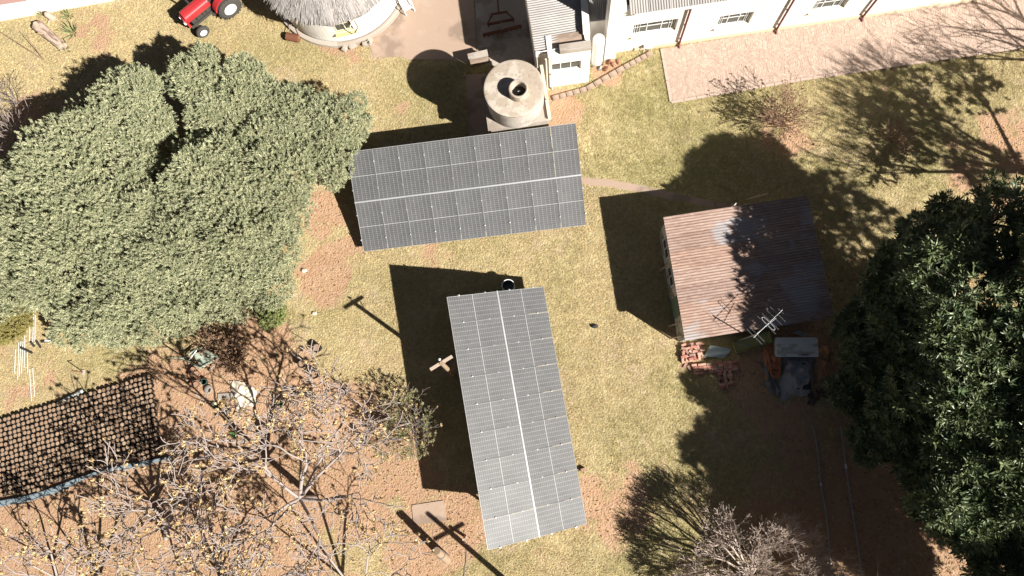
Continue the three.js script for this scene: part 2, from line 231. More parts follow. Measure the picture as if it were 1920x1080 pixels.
// ---------------------------------------------------------------- old shed
{
  const hw = 2.4, he = 2.12;
  const NW = at(1243.6, 407.5, hw), NE = at(1513.5, 365.9, he), SE = at(1564.6, 594.7, he), SW = at(1284.4, 639.5, hw);
  const o = thing('storage_shed', 'old shed with rusty corrugated iron roof and pale peeling walls', 'shed');
  const roof = new THREE.Group(); roof.name = 'roof'; o.add(roof);
  const cut = 0.56; let k = 0;
  for (let s = 0; s < 7; s++) { mesh('roof_sheet', corrSheet(NW, NE, SE, SW, 44, 0.01, s / 7, (s + 1.05) / 7 > 1 ? 1 : (s + 1.05) / 7, 0, cut + 0.02, 0.03 + (s % 2) * 0.006, s), mRust[s % 3], roof); mesh('roof_sheet', corrSheet(NW, NE, SE, SW, 44, 0.01, s / 7, (s + 1.05) / 7 > 1 ? 1 : (s + 1.05) / 7, cut - 0.01, 1, 0.004 + (s % 2) * 0.006, s + 4), mRust[(s + 1) % 3], roof); }
  const mid = (u, v, dy) => { const p = NW.clone().multiplyScalar((1 - u) * (1 - v)).addScaledVector(NE, u * (1 - v)).addScaledVector(SE, u * v).addScaledVector(SW, (1 - u) * v); p.y += dy; return p; };
  mesh('barge_board', beam(mid(0.0, 0.004, -0.06), mid(1, 0.004, -0.06), 0.03, 0.1), M.wood, roof); mesh('barge_board', beam(mid(0, 0.996, -0.06), mid(1, 0.996, -0.06), 0.03, 0.1), M.wood, roof);
  const wc = [mid(0.025, 0.03, 0), mid(0.975, 0.03, 0), mid(0.975, 0.97, 0), mid(0.025, 0.97, 0)];
  const wallMap = tex(512, 512, (u, v, i, j) => { const a = fbm(u * 9, v * 9, 4), b = hash2(i, j); return mix3([0.5, 0.5, 0.47], [0.25, 0.2, 0.15], sstep(0.5, 0.65, a)).map(x => x * (0.9 + 0.2 * b)); }); const mw = new THREE.MeshStandardMaterial({ map: wallMap, roughness: 0.95, side: THREE.DoubleSide });
  for (let i = 0; i < 4; i++) { const a = wc[i], b = wc[(i + 1) % 4]; const d = b.clone().sub(a); d.y = 0; const n = V3(-d.z, 0, d.x).normalize().multiplyScalar(0.06); const top = (p) => p.y - 0.05; const P = [[a, n, 1], [b, n, 1], [b, n, -1], [a, n, -1]].map(([p, nn, s]) => p.clone().addScaledVector(nn, s)); const g = new THREE.BufferGeometry(); const vs = []; const quad = (p, q, r, s) => { for (const x of [p, q, r, p, r, s]) vs.push(x.x, x.y, x.z); }; const lo = P.map(p => V3(p.x, -0.02, p.z)), hi = P.map((p, k2) => V3(p.x, top(k2 === 0 || k2 === 3 ? a : b), p.z)); for (let e = 0; e < 4; e++) quad(lo[e], lo[(e + 1) % 4], hi[(e + 1) % 4], hi[e]); quad(hi[0], hi[1], hi[2], hi[3]); g.setAttribute('position', new THREE.Float32BufferAttribute(vs, 3)); g.computeVertexNormals(); const uv = []; for (let t = 0; t < vs.length; t += 3) uv.push((vs[t] + vs[t + 2]) / 3, vs[t + 1] / 3); g.setAttribute('uv', new THREE.Float32BufferAttribute(uv, 2)); mesh('wall', g, mw, o); }
  // openings on the wall that faces the lawn
  const A = wc[0], B = wc[3]; const along = (t, y, out) => { const p = A.clone().lerp(B, t); const d = B.clone().sub(A); d.y = 0; d.normalize(); const n = V3(-d.z, 0, d.x); p.addScaledVector(n, out); p.y = y; return p; };
  const yaw = Math.atan2(B.x - A.x, B.z - A.z);
  const door = mesh('door', box(0.05, 1.9, 0.85, 0, 0, 0, yaw), mat([0.1, 0.16, 0.13], 0.8), o); door.position.copy(along(0.72, 0.96, 0.075));
  const hd = mesh('handle', rbox(0.05, 0.05, 0.12, 0.01, 0, 0, 0, yaw), M.steel, door); hd.position.set(-0.04, 0.05, 0.3);
  for (const t of [0.2, 0.45]) { const w = mesh('window', merge([box(0.05, 0.06, 0.9, 0, 0.4, 0, yaw), box(0.05, 0.06, 0.9, 0, -0.4, 0, yaw), box(0.05, 0.8, 0.05, Math.sin(yaw) * 0.42, 0, Math.cos(yaw) * 0.42), box(0.05, 0.8, 0.05, -Math.sin(yaw) * 0.42, 0, -Math.cos(yaw) * 0.42), box(0.05, 0.8, 0.04)]), M.frameWhite, o); w.position.copy(along(t, 1.3, 0.08)); mesh('pane', box(0.02, 0.8, 0.84, 0, 0, 0, yaw), M.glassDark, w); }
  for (const t of [0.35, 0.86, 0.97]) mesh('prop_pole', rod(along(t, 0, 0.35), along(t + 0.01, 2.2, 0.12), 0.035, 0.03), M.woodPale, o);
}
{ // ladder behind the shed and a white bracket on its edge
  const a = at(1424, 392, 0), o = thing('ladder', 'short wooden ladder leaning on the back of the rusty shed', 'ladder'); const p = at(1432, 366, 2.3), b = p.clone(); b.y = 0; b.z -= 0.45; const d = V3(0.16, 0, -0.03);
  for (const s of [-1, 1]) mesh('rail', rod(b.clone().addScaledVector(d, s), p.clone().addScaledVector(d, s).add(V3(0, 0.15, 0)), 0.025), M.woodPale, o);
  for (let k = 1; k < 8; k++) { const q = b.clone().lerp(p, k / 8); mesh('rung', rod(q.clone().addScaledVector(d, -1), q.clone().addScaledVector(d, 1), 0.018), M.woodPale, o); }
  const c = at(1368, 390, 2.0); c.y = 0; const w = thing('leaning_plank', 'pale plank standing upright against the back of the rusty shed', 'plank'); c.z -= 0.12;
  mesh('board', beam(c.clone(), c.clone().add(V3(0.12, 2.55, 0.1)), 0.12, 0.03), M.frameWhite, w); mesh('cleat', box(0.2, 0.06, 0.04, c.x + 0.1, 2.3, c.z + 0.04), M.woodPale, w);
}
{ // television aerial on a mast
  const o = thing('television_aerial', 'metal television aerial on a mast beside the rusty shed', 'aerial'); const h = 3.6; const a = at(1413, 633, h), b = at(1467, 581, h);
  mesh('boom', rod(a, b, 0.012), M.steel, o); const c = a.clone().lerp(b, 0.12); const foot = V3(c.x - 0.02, 0, c.z + 0.05); mesh('mast', rod(foot, c.clone().add(V3(0, 0.1, 0)), 0.028), M.steel, o);
  const d = b.clone().sub(a).normalize(), n = V3(-d.z, 0, d.x); const el = [[0.03, 0.42], [0.12, 0.4], [0.45, 0.5], [0.58, 0.46], [0.72, 0.42], [0.84, 0.42], [0.95, 0.16]];
  for (const [t, w] of el) { const p = a.clone().lerp(b, t); mesh('element', rod(p.clone().addScaledVector(n, -w), p.clone().addScaledVector(n, w), 0.006), M.steel, o); }
  const lp = []; for (let k = 0; k <= 24; k++) { const t = k / 24 * Math.PI * 2; const p = a.clone().lerp(b, 0.5).addScaledVector(n, Math.sign(Math.cos(t)) * Math.pow(Math.abs(Math.cos(t)), 0.4) * 0.34).addScaledVector(d, Math.sin(t) * 0.07); p.y += 0.05; lp.push(p); }
  mesh('folded_dipole', new THREE.TubeGeometry(new THREE.CatmullRomCurve3(lp, true), 40, 0.012, 6, true), M.alu, o);
  mesh('lower_boom', rod(c.clone().add(V3(0, -0.3, 0)), c.clone().addScaledVector(d, 0.95).add(V3(0.1, -0.05, 0)), 0.012), M.alu, o);
}
// ---------------------------------------------------------------- main house
const P2 = p => new THREE.Vector2(p.x, p.z);
function wallFrame(p0, p1) { const u = p1.clone().sub(p0); u.y = 0; const L = u.length(); u.normalize(); const n = V3(-u.z, 0, u.x); if (n.z < 0) n.negate(); return { p0, u, n, L, hit(px, py) { const g = at(px, py, 0).divideScalar(CAMH); g.y = 0; const q = (n.x * p0.x + n.z * p0.z) / (n.x * g.x + n.z * g.z); const pt = g.clone().multiplyScalar(q); return { s: pt.clone().sub(p0).dot(u), h: CAMH - q }; } }; }
function framed(o, wf) { o.position.set(wf.p0.x, 0, wf.p0.z); o.rotation.y = Math.atan2(-wf.u.z, wf.u.x); return o; } // local x along wall, z outward
const plasterMap = tex(512, 512, (u, v, i, j) => { const a = fbm(u * 6, v * 6, 4), b = hash2(i, j); const c = mix3([0.76, 0.735, 0.69], [0.62, 0.57, 0.5], sstep(0.55, 0.75, a) * 0.5); return c.map(x => x * (0.95 + 0.08 * b)); }); plasterMap.repeat.set(0.3, 0.3);
const mPlaster = new THREE.MeshStandardMaterial({ map: plasterMap, roughness: 0.92, side: THREE.DoubleSide, bumpMap: concBump, bumpScale: 0.004 });
const zincMap = tex(512, 512, (u, v, i, j) => { const a = fbm(u * 5, v * 14, 4), b = hash2(i, j); return mix3([0.36, 0.345, 0.33], [0.27, 0.25, 0.235], a).map(x => x * (0.93 + 0.14 * b)); });
const mZinc = [0, 1].map(k => new THREE.MeshStandardMaterial({ map: zincMap, color: lin(k ? 0.94 : 1, k ? 0.94 : 1, k ? 0.96 : 1), roughness: 0.6, metalness: 0.15, side: THREE.DoubleSide }));
function wallWithHoles(L, h, holes, t) { const s = new THREE.Shape(); s.moveTo(0, -0.05); s.lineTo(L, -0.05); s.lineTo(L, h); s.lineTo(0, h); s.closePath(); for (const [a, b, c, d] of holes) { const q = new THREE.Path(); q.moveTo(a, c); q.lineTo(a, d); q.lineTo(b, d); q.lineTo(b, c); q.closePath(); s.holes.push(q); } const g = new THREE.ExtrudeGeometry(s, { depth: t, bevelEnabled: false }); g.translate(0, 0, -t); return g; }
function windowPart(o, [a, b, c, d], cols, rows, depth, bars) {
  const w = b - a, h = d - c, x = (a + b) / 2, y = (c + d) / 2; const win = new THREE.Group(); win.name = 'window'; o.add(win); win.position.set(x, y, -depth);
  const gs = [box(w, 0.05, 0.05, 0, h / 2 - 0.025, 0), box(w, 0.05, 0.05, 0, -h / 2 + 0.025, 0), box(0.05, h - 0.1, 0.05, -w / 2 + 0.025, 0, 0), box(0.05, h - 0.1, 0.05, w / 2 - 0.025, 0, 0)];
  mesh('frame', gs, M.frameWhite, win);
  for (let i = 1; i < cols; i++) mesh('mullion', box(0.035, h - 0.1, 0.04, -w / 2 + w * i / cols, 0, 0), M.frameWhite, win);
  for (let j = 1; j < rows; j++) mesh('transom', box(w - 0.1, 0.03, 0.036, 0, -h / 2 + h * j / rows, 0.001), M.frameWhite, win);
  for (let i = 0; i < cols; i++) for (let j = 0; j < rows; j++) mesh('pane', box(w / cols - 0.03, h / rows - 0.03, 0.008, -w / 2 + w * (i + 0.5) / cols, -h / 2 + h * (j + 0.5) / rows, -0.01), M.glassDark, win);
  if (bars) for (const sx of [-1, 1]) for (let k = 1; k < 4; k++) mesh('bar', box(0.018, h - 0.1, 0.02, sx * w * (0.5 - k * 0.055), 0, 0.03), M.frameWhite, win);
  mesh('sill', box(w + 0.1, 0.06, depth + 0.1, x, c - 0.028, -depth / 2 + 0.06, 0, 0, 0.25), M.cream, o);
  return win;
}
{
  const wf = wallFrame(at(1153.75, 98.75), at(1790, 6)); const Hh = 3.74, L = 21;
  const o = framed(thing('farm_house', 'long white farm house with corrugated roof, chimney and red downpipes', 'house'), wf);
  const hole = (tl, br, bl) => { const a = wf.hit(...bl), b = wf.hit(...br), c = wf.hit(...tl); return [Math.min(a.s, c.s), b.s, (a.h + b.h) / 2, c.h]; };
  const H1 = hole([1189, 47], [1265, 60], [1187, 66]), H2 = hole([1350, 31], [1404, 43], [1342, 54]), H3 = hole([1532, 2], [1580, 17], [1525, 21]);
  for (const h of [H1, H2, H3]) { h[3] = Math.min(h[3], 2.6); if (h[3] - h[2] < 0.8) h[3] = h[2] + 0.95; }
  
  mesh('front_wall', wallWithHoles(L, Hh, [H1, H2, H3], 0.28), mPlaster, o);
  mesh('side_wall', box(0.28, Hh + 0.05, 6.7, 0.14, Hh / 2 - 0.025, -3.64), mPlaster, o); mesh('side_wall', box(0.28, Hh + 0.05, 6.7, L - 0.14, Hh / 2 - 0.025, -3.64), mPlaster, o); mesh('back_wall', box(L, Hh + 0.05, 0.28, L / 2, Hh / 2 - 0.025, -7.14), mPlaster, o);
  windowPart(o, H1, 3, 2, 0.16, true); windowPart(o, H2, 3, 2, 0.16, true); windowPart(o, H3, 3, 2, 0.16, true);
  mesh('plinth', box(L - 1, 0.3, 0.06, L / 2 + 0.4, 0.1, 0.032), mat([0.6, 0.5, 0.36], 0.95), o);
  const roof = new THREE.Group(); roof.name = 'roof'; o.add(roof); const y0 = Hh + 0.06, rise = 1.5; const n = 24;
  for (let k = 0; k < n; k++) for (const s of [0, 1]) { const a = 0.35 + (L - 0.1) * k / n, b = 0.35 + (L - 0.1) * (k + 1) / n + 0.04; const P = s ? [V3(a, y0 + rise, -3.57), V3(a, y0, -7.5), V3(b, y0, -7.5), V3(b, y0 + rise, -3.57)] : [V3(a, y0 + rise, -3.57), V3(a, y0, 0.22), V3(b, y0, 0.22), V3(b, y0 + rise, -3.57)]; mesh('roof_sheet', corrSheet(P[0], P[1], P[2], P[3], 8, 0.02, 0, 1, 0, 1, (k % 2) * 0.008, k), mZinc[k % 2], roof); }
  mesh('ridge_cap', merge([box(L, 0.02, 0.3, L / 2, y0 + rise + 0.02, -3.43, 0, 0, 0.38), box(L, 0.02, 0.3, L / 2, y0 + rise + 0.02, -3.71, 0, 0, -0.38)]), mZinc[1], roof);
  for (const x of [0.14, L - 0.14]) { const s = new THREE.Shape([new THREE.Vector2(-0.05, Hh), new THREE.Vector2(-7.2, Hh), new THREE.Vector2(-3.57, Hh + rise)]); const g = new THREE.ExtrudeGeometry(s, { depth: 0.26, bevelEnabled: false }); g.rotateY(-Math.PI / 2); g.translate(x + 0.13, 0, 0); mesh('gable', g, mPlaster, o); }
  // chimney at the corner, higher than the roof
  mesh('chimney', merge([box(0.55, 6.4, 0.62, -0.32, 3.18, -0.02), box(0.66, 0.14, 0.74, -0.32, 6.42, -0.02)]), mPlaster, o);
  for (const [b, t] of [[[1271.25, 83.75], [1297.5, 10]], [[1452.8, 56.2], [1485.6, 0]], [[1613.75, 32.2], [1641.9, 0]]]) {
    const s = wf.hit(...b).s; const dp = new THREE.Group(); dp.name = 'downpipe'; o.add(dp); mesh('pipe', rod(V3(s, 0.12, 0.1), V3(s, Hh - 0.1, 0.1), 0.05, 0.05, 10), M.pipeRed, dp); mesh('shoe', rod(V3(s, 0.14, 0.1), V3(s, 0.03, 0.26), 0.05, 0.05, 10), M.pipeRed, dp); for (const y of [0.6, 1.9, 3.2]) mesh('bracket', box(0.16, 0.04, 0.06, s, y, 0.05), M.frameWhite, dp);
  }
  mesh('gutter', box(L - 0.5, 0.1, 0.1, L / 2 + 0.3, Hh - 0.01, 0.24), M.frameWhite, o);
}
{ // annex with its lean-to roofs
  const wf = wallFrame(at(1030, 164), at(1103.7, 154)); const o = framed(thing('house_annex', 'white flat-fronted annex with grey corrugated roof beside the water tank', 'annex'), wf);
  const h1 = 3.3, L = wf.L; const a = wf.hit(1033, 137), b = wf.hit(1089, 127), c = wf.hit(1034, 121); const hole = [a.s, b.s, Math.min(a.h, b.h), Math.min(Math.max(c.h, a.h + 0.7), h1 - 0.5)];
  
  mesh('front_wall', wallWithHoles(L, h1, [hole], 0.22), mPlaster, o); windowPart(o, hole, 3, 1, 0.12, false);
  mesh('side_wall', box(0.22, h1 + 0.05, 0.7, 0.11, h1 / 2 - 0.025, -0.575), mPlaster, o); mesh('side_wall', box(0.22, h1 + 0.05, 0.7, L - 0.11, h1 / 2 - 0.025, -0.575), mPlaster, o);
  mesh('parapet', box(L * 0.72, 0.22, 0.36, L * 0.64, h1 + 0.112, -0.16), mGreyConc, o); mesh('flat_roof', box(L - 0.46, 0.08, 0.75, L / 2, h1 - 0.15, -0.6), mConc, o);
  // body and roof, laid out in the annex's own frame
  o.updateMatrixWorld(true); const loc = p => o.worldToLocal(p.clone());
  const hr = 3.05, R00 = loc(at(975, -70, hr + 0.25)), R10 = loc(at(1077, -88, hr)), R11 = loc(at(1096, 80, hr)), R01 = loc(at(1002.5, 96, hr + 0.25));
  const roof = new THREE.Group(); roof.name = 'roof'; o.add(roof);
  for (let s = 0; s < 6; s++) mesh('roof_sheet', corrSheet(R00, R10, R11, R01, 38, 0.018, s / 6, Math.min(1, (s + 1.04) / 6), 0, 1, (s % 2) * 0.006, s), mZinc[s % 2], roof);
  mesh('fascia', beam(R00.clone().add(V3(0.03, -0.1, 0)), R01.clone().add(V3(0.03, -0.1, 0)), 0.03, 0.2), M.wood, roof);
  const wl = (p, q, t, hh) => { const A = p.clone(), B = q.clone(); A.y = B.y = hh / 2 - 0.03; return beam(A, B, t, hh); };
  const i0 = R01.clone().lerp(R11, 0.06), i1 = R00.clone().lerp(R10, 0.06), i2 = R11.clone().lerp(R01, 0.03), i3 = R10.clone().lerp(R00, 0.03);
  mesh('body_wall', wl(i0, i1, 0.2, 3.12), mPlaster, o); mesh('body_wall', wl(i2, i3, 0.2, 2.95), mPlaster, o); mesh('body_wall', wl(i0.clone().lerp(i2, 0.03).add(V3(0, 0, -0.12)), i2.clone().lerp(i0, 0.03).add(V3(0, 0, -0.12)), 0.2, 2.9), mPlaster, o); mesh('body_wall', wl(i1.clone().lerp(i3, 0.03), i3.clone().lerp(i1, 0.03), 0.2, 2.9), mPlaster, o);
  // parapet between the two roofs, second small roof
  const q0 = loc(at(1093, -40, 3.4)), q1 = loc(at(1100, 62, 3.4)); mesh('dividing_wall', wl(q0, q1, 0.3, 3.4), mPlaster, o);
  const S = [[1103, -40], [1139, -46], [1140, 36], [1106, 40]].map(([x, y]) => loc(at(x, y, 2.8)));
  for (let s = 0; s < 2; s++) mesh('roof_sheet', corrSheet(S[0], S[3], S[2], S[1], 10, 0.018, s / 2, Math.min(1, (s + 1.05) / 2), 0, 1, s * 0.006, s), mZinc[s], roof);
  mesh('body_wall', wl(S[3].clone().lerp(S[2], 0.04).add(V3(0, 0, -0.1)), S[2].clone().lerp(S[3], 0.05).add(V3(0, 0, -0.1)), 0.18, 2.74), mPlaster, o);
  // pipes along the edge of the roof
  const pc = new THREE.CatmullRomCurve3([R01.clone().add(V3(0.12, 0.06, 0.1)), R01.clone().lerp(R11, 0.4).add(V3(0, 0.12, 0.12)), R11.clone().add(V3(0.05, 0.1, 0.05)), loc(at(1104, 66, 3.2))]); mesh('conduit', new THREE.TubeGeometry(pc, 30, 0.025, 6), M.frameWhite, o);
  mesh('wall_pipe', rod(V3(-0.1, 0, 0.05), V3(-0.1, 3.1, 0.05), 0.045, 0.045, 8), M.cream, o); mesh('wall_pipe', rod(V3(0.12, 0, 0.1), V3(0.12, 3.2, 0.1), 0.03, 0.03, 8), M.frameWhite, o);
}
{ const b = at(1118, 122); const o = thing('hot_water_cylinder', 'upright white hot water cylinder between annex and chimney', 'water heater', b); mesh('shell', lathe([[0, 0.35], [0.2, 0.36], [0.26, 0.42], [0.27, 0.6], [0.27, 2.55], [0.23, 2.66], [0, 2.7]], 28), M.frameWhite, o); for (const a of [0.5, 2.6, 4.7]) mesh('leg', box(0.05, 0.42, 0.05, Math.cos(a) * 0.2, 0.2, Math.sin(a) * 0.2), M.steel, o); mesh('pipe', rod(V3(0.32, 0, 0), V3(0.32, 2.4, 0), 0.025), M.steel, o); }
{ // small clutter in the soil bed and by the downpipe
  const R = rng(9); const list = [[1142, 117, M.rust], [1150, 122, M.clay], [1136, 130, M.rust], [1160, 117, M.clay], [1125, 128, M.steel]]; for (const [x, y, m] of list) { const p = at(x, y); const g = new THREE.DodecahedronGeometry(0.1, 0); g.scale(1.6, 0.7, 0.8); g.rotateY(R() * 6); const s = solo('rubble_lump', g, m, 'small broken lump in the soil bed under the chimney', 'rubble', 'rubble under the chimney'); s.position.set(p.x, 0.06, p.z); }
  const p = at(1213, 92); const o = thing('garden_stool', 'small white metal stool by the farm house wall', 'stool', p); for (const [x, z] of [[-0.15, -0.15], [0.15, -0.15], [0.15, 0.15], [-0.15, 0.15]]) mesh('leg', rod(V3(x * 1.25, 0, z * 1.25), V3(x, 0.45, z), 0.016), M.frameWhite, o); mesh('seat', rbox(0.4, 0.03, 0.4, 0.01, 0, 0.46, 0), M.frameWhite, o);
}
// ---------------------------------------------------------------- concrete water tank on its stand
{
  const c = at(963, 164.5, 3.97); c.y = 0; const yaw = 0.14; const o = thing('water_tank', 'round concrete water tank with an open collar on its lid', 'water tank', V3(c.x, 0, c.z), yaw);
  const stand = thing('tank_stand', 'square plastered stand carrying the round concrete water tank', 'stand', V3(c.x, 0, c.z), yaw);
  mesh('block', box(2.6, 2.38, 2.3, 0, 1.17, -0.15), mGreyConc, stand); mesh('top_slab', box(2.8, 0.12, 2.5, 0, 2.42, -0.15), mGreyConc, stand); mesh('sunlit_face_strip', box(0.14, 0.14, 2.5, 1.36, 2.55, -0.2), M.cream, stand);  // cream strip stands in for the sunlit side face of the stand
  const tankMap = tex(1024, 512, (u, v, i, j) => { const st = fbm(u * 60, v * 3, 3), bl = fbm(u * 9, v * 5, 4), h = hash2(i, j); let k = mix3([0.45, 0.4, 0.35], [0.33, 0.29, 0.25], sstep(0.45, 0.7, bl)); k = mix3(k, [0.53, 0.49, 0.44], sstep(0.5, 0.75, st) * 0.5); return k.map(x => x * (0.92 + 0.14 * h)); }); const mT = new THREE.MeshStandardMaterial({ map: tankMap, roughness: 0.92, side: THREE.DoubleSide });
  mesh('wall', lathe([[1.22, 2.482], [1.25, 2.52], [1.26, 3.1], [1.255, 3.9]], 72), mT, o);
  const lidMap = tex(1024, 1024, (u, v, i, j) => { const x = u - 0.5, y = v - 0.5, r = Math.hypot(x, y); const a = fbm(u * 7 + 4, v * 7, 5), b = fbm(u * 30, v * 30, 3), h = hash2(i, j); let k = mix3([0.38, 0.315, 0.25], [0.48, 0.42, 0.355], sstep(0.4, 0.62, a)); k = mix3(k, [0.22, 0.17, 0.13], sstep(0.62, 0.76, b) * 0.5); return k.map(q => q * (0.9 + 0.18 * h)); }); const mL = new THREE.MeshStandardMaterial({ map: lidMap, roughness: 0.95, bumpMap: concBump, bumpScale: 0.008, side: THREE.DoubleSide });
  const lid = lathe([[0, 3.985], [0.4, 3.985], [1.2, 3.955], [1.27, 3.945], [1.285, 3.92], [1.285, 3.87], [1.25, 3.86]], 72); { const p = lid.attributes.position, uv = lid.attributes.uv; for (let i = 0; i < p.count; i++) uv.setXY(i, p.getX(i) / 2.7 + 0.5, p.getZ(i) / 2.7 + 0.5); } mesh('lid', lid, mL, o);
  const cc = at(972, 166, 4.45); const v = V3(cc.x - c.x, 0, cc.z - c.z).applyAxisAngle(YUP, -yaw); const col = mesh('collar', lathe([[0.41, 3.9], [0.42, 4.42], [0.4, 4.47], [0.33, 4.47], [0.31, 4.42], [0.31, 3.992]], 48), mL, o); col.position.set(v.x, 0, v.z);
  const well = mesh('hollow_shade_disc', cyl(0.3, 0.3, 0.01, 32, v.x, 3.992, v.z), M.dark, o); mesh('inlet_pipe', merge([rod(V3(v.x - 0.04, 4.0, v.z), V3(v.x - 0.02, 4.3, v.z + 0.05), 0.03), rod(V3(v.x + 0.06, 4.0, v.z), V3(v.x + 0.04, 4.25, v.z + 0.03), 0.025)]), M.steel, o);  // near-black disc paints the shade inside the hollow collar
  mesh('outlet_pipe', rod(V3(1.35, 2.5, 0.2), V3(1.35, 3.5, 0.2), 0.03), M.cream, o);
}
// ---------------------------------------------------------------- round thatched hut
{
  const c = V3(-10.9, 0, -20.35); const o = thing('round_hut', 'round white hut with a grey conical thatched roof', 'hut', c); const R = rng(31);
  mesh('plinth', lathe([[3.3, 0.22], [3.48, 0.22], [3.52, 0.18], [3.52, -0.05]], 64), mGreyConc, o);
  const a0 = 0.02, aw = 0.17; // window angle measured from +z toward +x
  // wall as a ring of faces with a window opening
  const seg = 96, rW = 3.25, hW = 2.45, wy0 = 0.95, wy1 = 1.85; const vs = []; const quad = (p, q, r, s) => { for (const x of [p, q, r, p, r, s]) vs.push(x.x, x.y, x.z); }; const pt = (a, y, r) => V3(Math.sin(a) * r, y, Math.cos(a) * r);
  const wA = 0.06, wB = 0.36; for (let i = 0; i < seg; i++) { const a = i / seg * Math.PI * 2, b = (i + 1) / seg * Math.PI * 2; const inW = a > wA - 0.001 && b < wB + 0.03; const bands = inW ? [[-0.05, wy0], [wy1, hW]] : [[-0.05, hW]]; for (const [y0, y1] of bands) { quad(pt(a, y0, rW), pt(b, y0, rW), pt(b, y1, rW), pt(a, y1, rW)); quad(pt(b, y0, rW - 0.22), pt(a, y0, rW - 0.22), pt(a, y1, rW - 0.22), pt(b, y1, rW - 0.22)); } if (inW) { quad(pt(a, wy0, rW), pt(a, wy0, rW - 0.22), pt(b, wy0, rW - 0.22), pt(b, wy0, rW)); quad(pt(a, wy1, rW), pt(b, wy1, rW), pt(b, wy1, rW - 0.22), pt(a, wy1, rW - 0.22)); } }
  const g = new THREE.BufferGeometry(); g.setAttribute('position', new THREE.Float32BufferAttribute(vs, 3)); const uv = []; for (let i = 0; i < vs.length; i += 3) uv.push(Math.atan2(vs[i], vs[i + 2]) * 3.3, vs[i + 1]); g.setAttribute('uv', new THREE.Float32BufferAttribute(uv, 2)); g.computeVertexNormals(); mesh('wall', g, mPlaster, o);
  { const am = 0.21; const w = new THREE.Group(); w.name = 'window'; o.add(w); w.position.copy(pt(am, (wy0 + wy1) / 2, rW - 0.14)); w.rotation.y = am; const ww = 0.95, hh = 0.9; mesh('frame', [box(ww, 0.05, 0.05, 0, hh / 2 - 0.025), box(ww, 0.05, 0.05, 0, -hh / 2 + 0.025), box(0.05, hh - 0.1, 0.05, -ww / 2 + 0.025), box(0.05, hh - 0.1, 0.05, ww / 2 - 0.025), box(0.04, hh - 0.1, 0.04), box(ww - 0.1, 0.03, 0.036, 0, 0.12)], M.cream, w); for (const x of [-0.24, 0.24]) mesh('pane', box(0.42, 0.82, 0.01, x, 0, -0.01), M.glassDark, w); const cs = mesh('casement', merge([box(0.44, 0.04, 0.03, 0, 0.4), box(0.44, 0.04, 0.03, 0, -0.4), box(0.04, 0.76, 0.03, 0.2), box(0.04, 0.76, 0.03, -0.2)]), M.cream, w); cs.position.set(0.5, 0, 0.28); cs.rotation.y = 0.9; mesh('sill', box(1.1, 0.05, 0.35, 0, -0.48, 0.12, 0, 0, 0.2), mat([0.5, 0.42, 0.2], 0.9), w); }
  const thMap = tex(1024, 512, (u, v, i, j) => { const a = fbm(u * 160, v * 9, 3), b = hash2(i, j), c2 = fbm(u * 14, v * 6, 3); return mix3([0.33, 0.3, 0.285], [0.16, 0.14, 0.13], sstep(0.4, 0.7, a * 0.6 + c2 * 0.4)).map(x => x * (0.85 + 0.3 * b)); });
  const prof = [[0.02, 5.25], [0.25, 5.12], [3.2, 2.62], [3.5, 2.32], [3.54, 2.22], [3.46, 2.16], [3.1, 2.38]]; const rf = lathe(prof.flatMap((p, i) => i && i < 4 ? Array.from({ length: 6 }, (_, k) => { const q = prof[i - 1]; const t = (k + 1) / 6; return [mix(q[0], p[0], t), mix(q[1], p[1], t)]; }) : [p]), 120);
  { const p = rf.attributes.position; for (let i = 0; i < p.count; i++) { const x = p.getX(i), y = p.getY(i), z = p.getZ(i); const an = Math.atan2(x, z); const r = Math.hypot(x, z); const k = 1 + (n2(Math.cos(an) * 9 + 20, Math.sin(an) * 9 + 20) - 0.5) * 0.05 * (r > 3 ? 1 : 0.3); p.setX(i, x * k); p.setZ(i, z * k); } rf.computeVertexNormals(); }
  const roof = mesh('thatched_roof', rf, new THREE.MeshStandardMaterial({ map: thMap, roughness: 1, side: THREE.DoubleSide }), o);
  const N = 9000; const im = new THREE.InstancedMesh(box(0.012, 0.01, 0.34), mat([1, 1, 1], 1), N); const m4 = new THREE.Matrix4(), q = new THREE.Quaternion(), col = new THREE.Color(); for (let i = 0; i < N; i++) { const r = 3.55 * Math.sqrt(R() * 0.97 + 0.03), a = R() * Math.PI * 2, y = 5.24 - (r - 0.05) * 0.832 + 0.03; q.setFromEuler(new THREE.Euler(0.69 + (R() - 0.5) * 0.25, a + (R() - 0.5) * 0.3, 0, 'YXZ')); m4.compose(V3(Math.sin(a) * r, y, Math.cos(a) * r), q, V3(1, 1, 0.7 + R() * 0.6)); im.setMatrixAt(i, m4); const k = 0.24 + R() * 0.26; im.setColorAt(i, col.setRGB(k, k * 0.93, k * 0.88)); } im.name = 'straw'; im.userData.kind = 'stuff'; shadow(im); roof.add(im);
}
